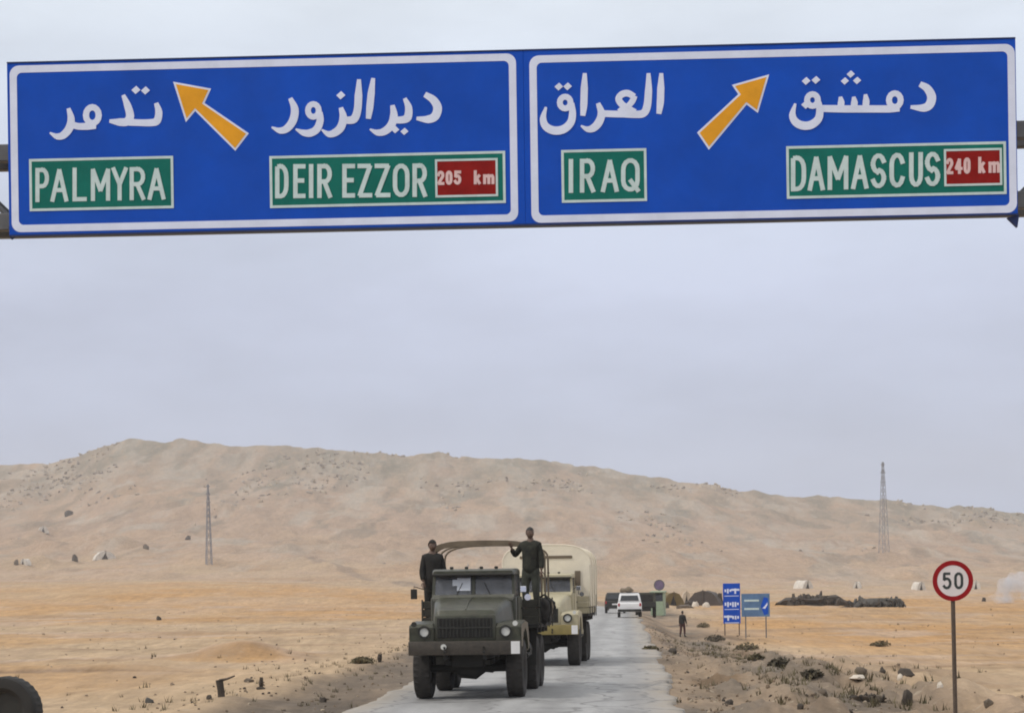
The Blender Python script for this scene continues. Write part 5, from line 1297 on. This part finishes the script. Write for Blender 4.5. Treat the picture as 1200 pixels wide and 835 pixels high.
stubs()

def old_tyre():
    global LUGS
    Y = 32.5; s = FPX / Y; c = at(8, 833, Y); r = 41.5 / s
    g = hz(c.x, Y)
    T = thing('old_tyre', 'worn black truck tyre standing on the sand at the left edge', 'tyre', (c.x, Y, c.z - r), math.radians(78))
    w = 0.34; h = w / 2
    LUGS = (4, 5, 6, 7)
    prof = [(-h * 0.7, r * 0.55), (-h, r * 0.68), (-h * 1.02, r * 0.88), (-h * 0.95, r * 0.95), (-h * 0.7, r), (-h * 0.1, r), (h * 0.1, r), (h * 0.7, r), (h * 0.95, r * 0.95), (h * 1.02, r * 0.88), (h, r * 0.68), (h * 0.7, r * 0.55), (-h * 0.7, r * 0.55)]
    MB().lathe_x((0, 0, r), prof, 64, 0.015).obj('casing', M['rubber'], T); LUGS = ()
    q = MB(); q.lathe_x((0, 0, r), [(-0.02, 0.002), (-0.02, r * 0.3), (0.02, r * 0.42), (-0.03, r * 0.54), (-0.06, r * 0.54), (-0.06, 0.002)], 32); q.obj('rim', M['olive_dark'], T)
old_tyre()

# ------------------------------------------------------------------ lattice pylons
def pylon(label, px, py, top_px, Y, w_px):
    g0 = ground_at(px, py, 420); Y = g0.y; s = FPX / Y; x = g0.x; g = g0.z; H = at(px, top_px, Y).z - g; w = w_px / s
    T = thing('power_pylon', label, 'pylon', (x, Y, g - 0.3), 0.4)
    def corner(sx, sy, f):
        hw = w / 2 * ((1 - f) * 1.0 + f * 0.22) if f < 0.75 else w / 2 * 0.40 * (1 - (f - 0.75) * 2.6)
        return Vector((sx * hw, sy * hw, f * H))
    for sx in (-1, 1):
        for sy in (-1, 1):
            q = MB(); q.tube([corner(sx, sy, f) for f in (0, 0.35, 0.75, 1.0)], 0.12, 5); q.obj('leg', M['pylon'], T)
    q = MB(); fs = [0, .12, .23, .33, .42, .5, .58, .65, .72, .79, .86, .93, 1]
    for a, b in zip(fs[:-1], fs[1:]):
        for (p, r) in (((-1, -1), (1, -1)), ((1, -1), (1, 1)), ((1, 1), (-1, 1)), ((-1, 1), (-1, -1))):
            q.tube([corner(*p, a), corner(*r, b)], 0.05, 4); q.tube([corner(*r, a), corner(*p, b)], 0.05, 4)
    q.obj('cross_bracing', M['pylon'], T)
    for f in (0.78, 0.88, 0.97):
        q = MB(); l = w * (0.42 if f < 0.9 else 0.32)
        for s_ in (-1, 1): q.tube([(0, -0.3, f * H), (s_ * l, 0, f * H), (0, 0.3, f * H)], 0.1, 4); q.tube([(0, 0, f * H + 0.8), (s_ * l, 0, f * H)], 0.08, 4)
        q.obj('cross_arm', M['pylon'], T)
pylon('grey lattice power pylon on the left slope against the hill', 245, 662, 566, 840, 6.5)
pylon('grey lattice power pylon on the right whose tip rises above the ridge', 1036, 647, 540, 880, 9)

# ------------------------------------------------------------------ smoke and haze
def smoke():
    g = ground_at(1180, 706); s = FPX / g.y; rnd = random.Random(8); b = MB()
    for (px, py, r) in ((1176, 698, 9), (1184, 700, 8), (1180, 688, 11), (1190, 680, 12), (1203, 684, 13), (1206, 698, 9), (1168, 703, 5), (1172, 682, 5), (1160, 700, 4), (1212, 676, 9)):
        c = at(px, py, g.y + rnd.uniform(-0.6, 0.6)); q = bmesh.new(); bmesh.ops.create_icosphere(q, subdivisions=3, radius=r / s)
        for v in q.verts:
            n = v.co.normalized(); v.co = v.co * (1 + 1.1 * (float(fbm(n.x * 1.8 + px, n.y * 1.8 + n.z * 2.4, 5, 3)))) + c
        b.add(q)
    me = b.mesh('smoke')
    rm = bpy.data.objects.new('smoke', me); COL.objects.link(rm)
    md = rm.modifiers.new('remesh', 'REMESH'); md.mode = 'VOXEL'; md.voxel_size = 0.35
    m = bpy.data.materials.new('smoke_volume'); m.use_nodes = True; t = m.node_tree; t.nodes.remove(t.nodes['Principled BSDF'])
    v = t.nodes.new('ShaderNodeVolumePrincipled'); v.inputs['Color'].default_value = (0.93, 0.95, 1.0, 1); v.inputs['Anisotropy'].default_value = 0.1
    n = t.nodes.new('ShaderNodeTexNoise'); n.inputs['Scale'].default_value = 0.8; n.inputs['Detail'].default_value = 5
    geo = t.nodes.new('ShaderNodeNewGeometry'); t.links.new(geo.outputs['Position'], n.inputs['Vector'])
    mr = t.nodes.new('ShaderNodeMapRange'); mr.inputs[1].default_value = 0.40; mr.inputs[2].default_value = 0.66; mr.inputs[3].default_value = 0.02; mr.inputs[4].default_value = 1.1
    t.links.new(n.outputs['Fac'], mr.inputs[0]); t.links.new(mr.outputs[0], v.inputs['Density'])
    t.links.new(v.outputs[0], t.nodes['Material Output'].inputs['Volume']); me.materials.append(m)
    rm['kind'] = 'stuff'; rm['label'] = 'white bluish smoke drifting low over the plain at the right edge'
smoke()

def haze():
    b = MB(); b.box(-3300, 3300, -200, 3300, -9, 185)
    m = bpy.data.materials.new('haze_volume'); m.use_nodes = True; t = m.node_tree; t.nodes.remove(t.nodes['Principled BSDF'])
    v = t.nodes.new('ShaderNodeVolumePrincipled'); v.inputs['Color'].default_value = (0.93, 0.94, 0.97, 1); v.inputs['Density'].default_value = 0.00019; v.inputs['Anisotropy'].default_value = 0.0
    t.links.new(v.outputs[0], t.nodes['Material Output'].inputs['Volume'])
    o = b.obj('haze', m, None, smooth=False); o['kind'] = 'stuff'; o['label'] = 'thin pale dust haze over the plain and the hills'
haze()
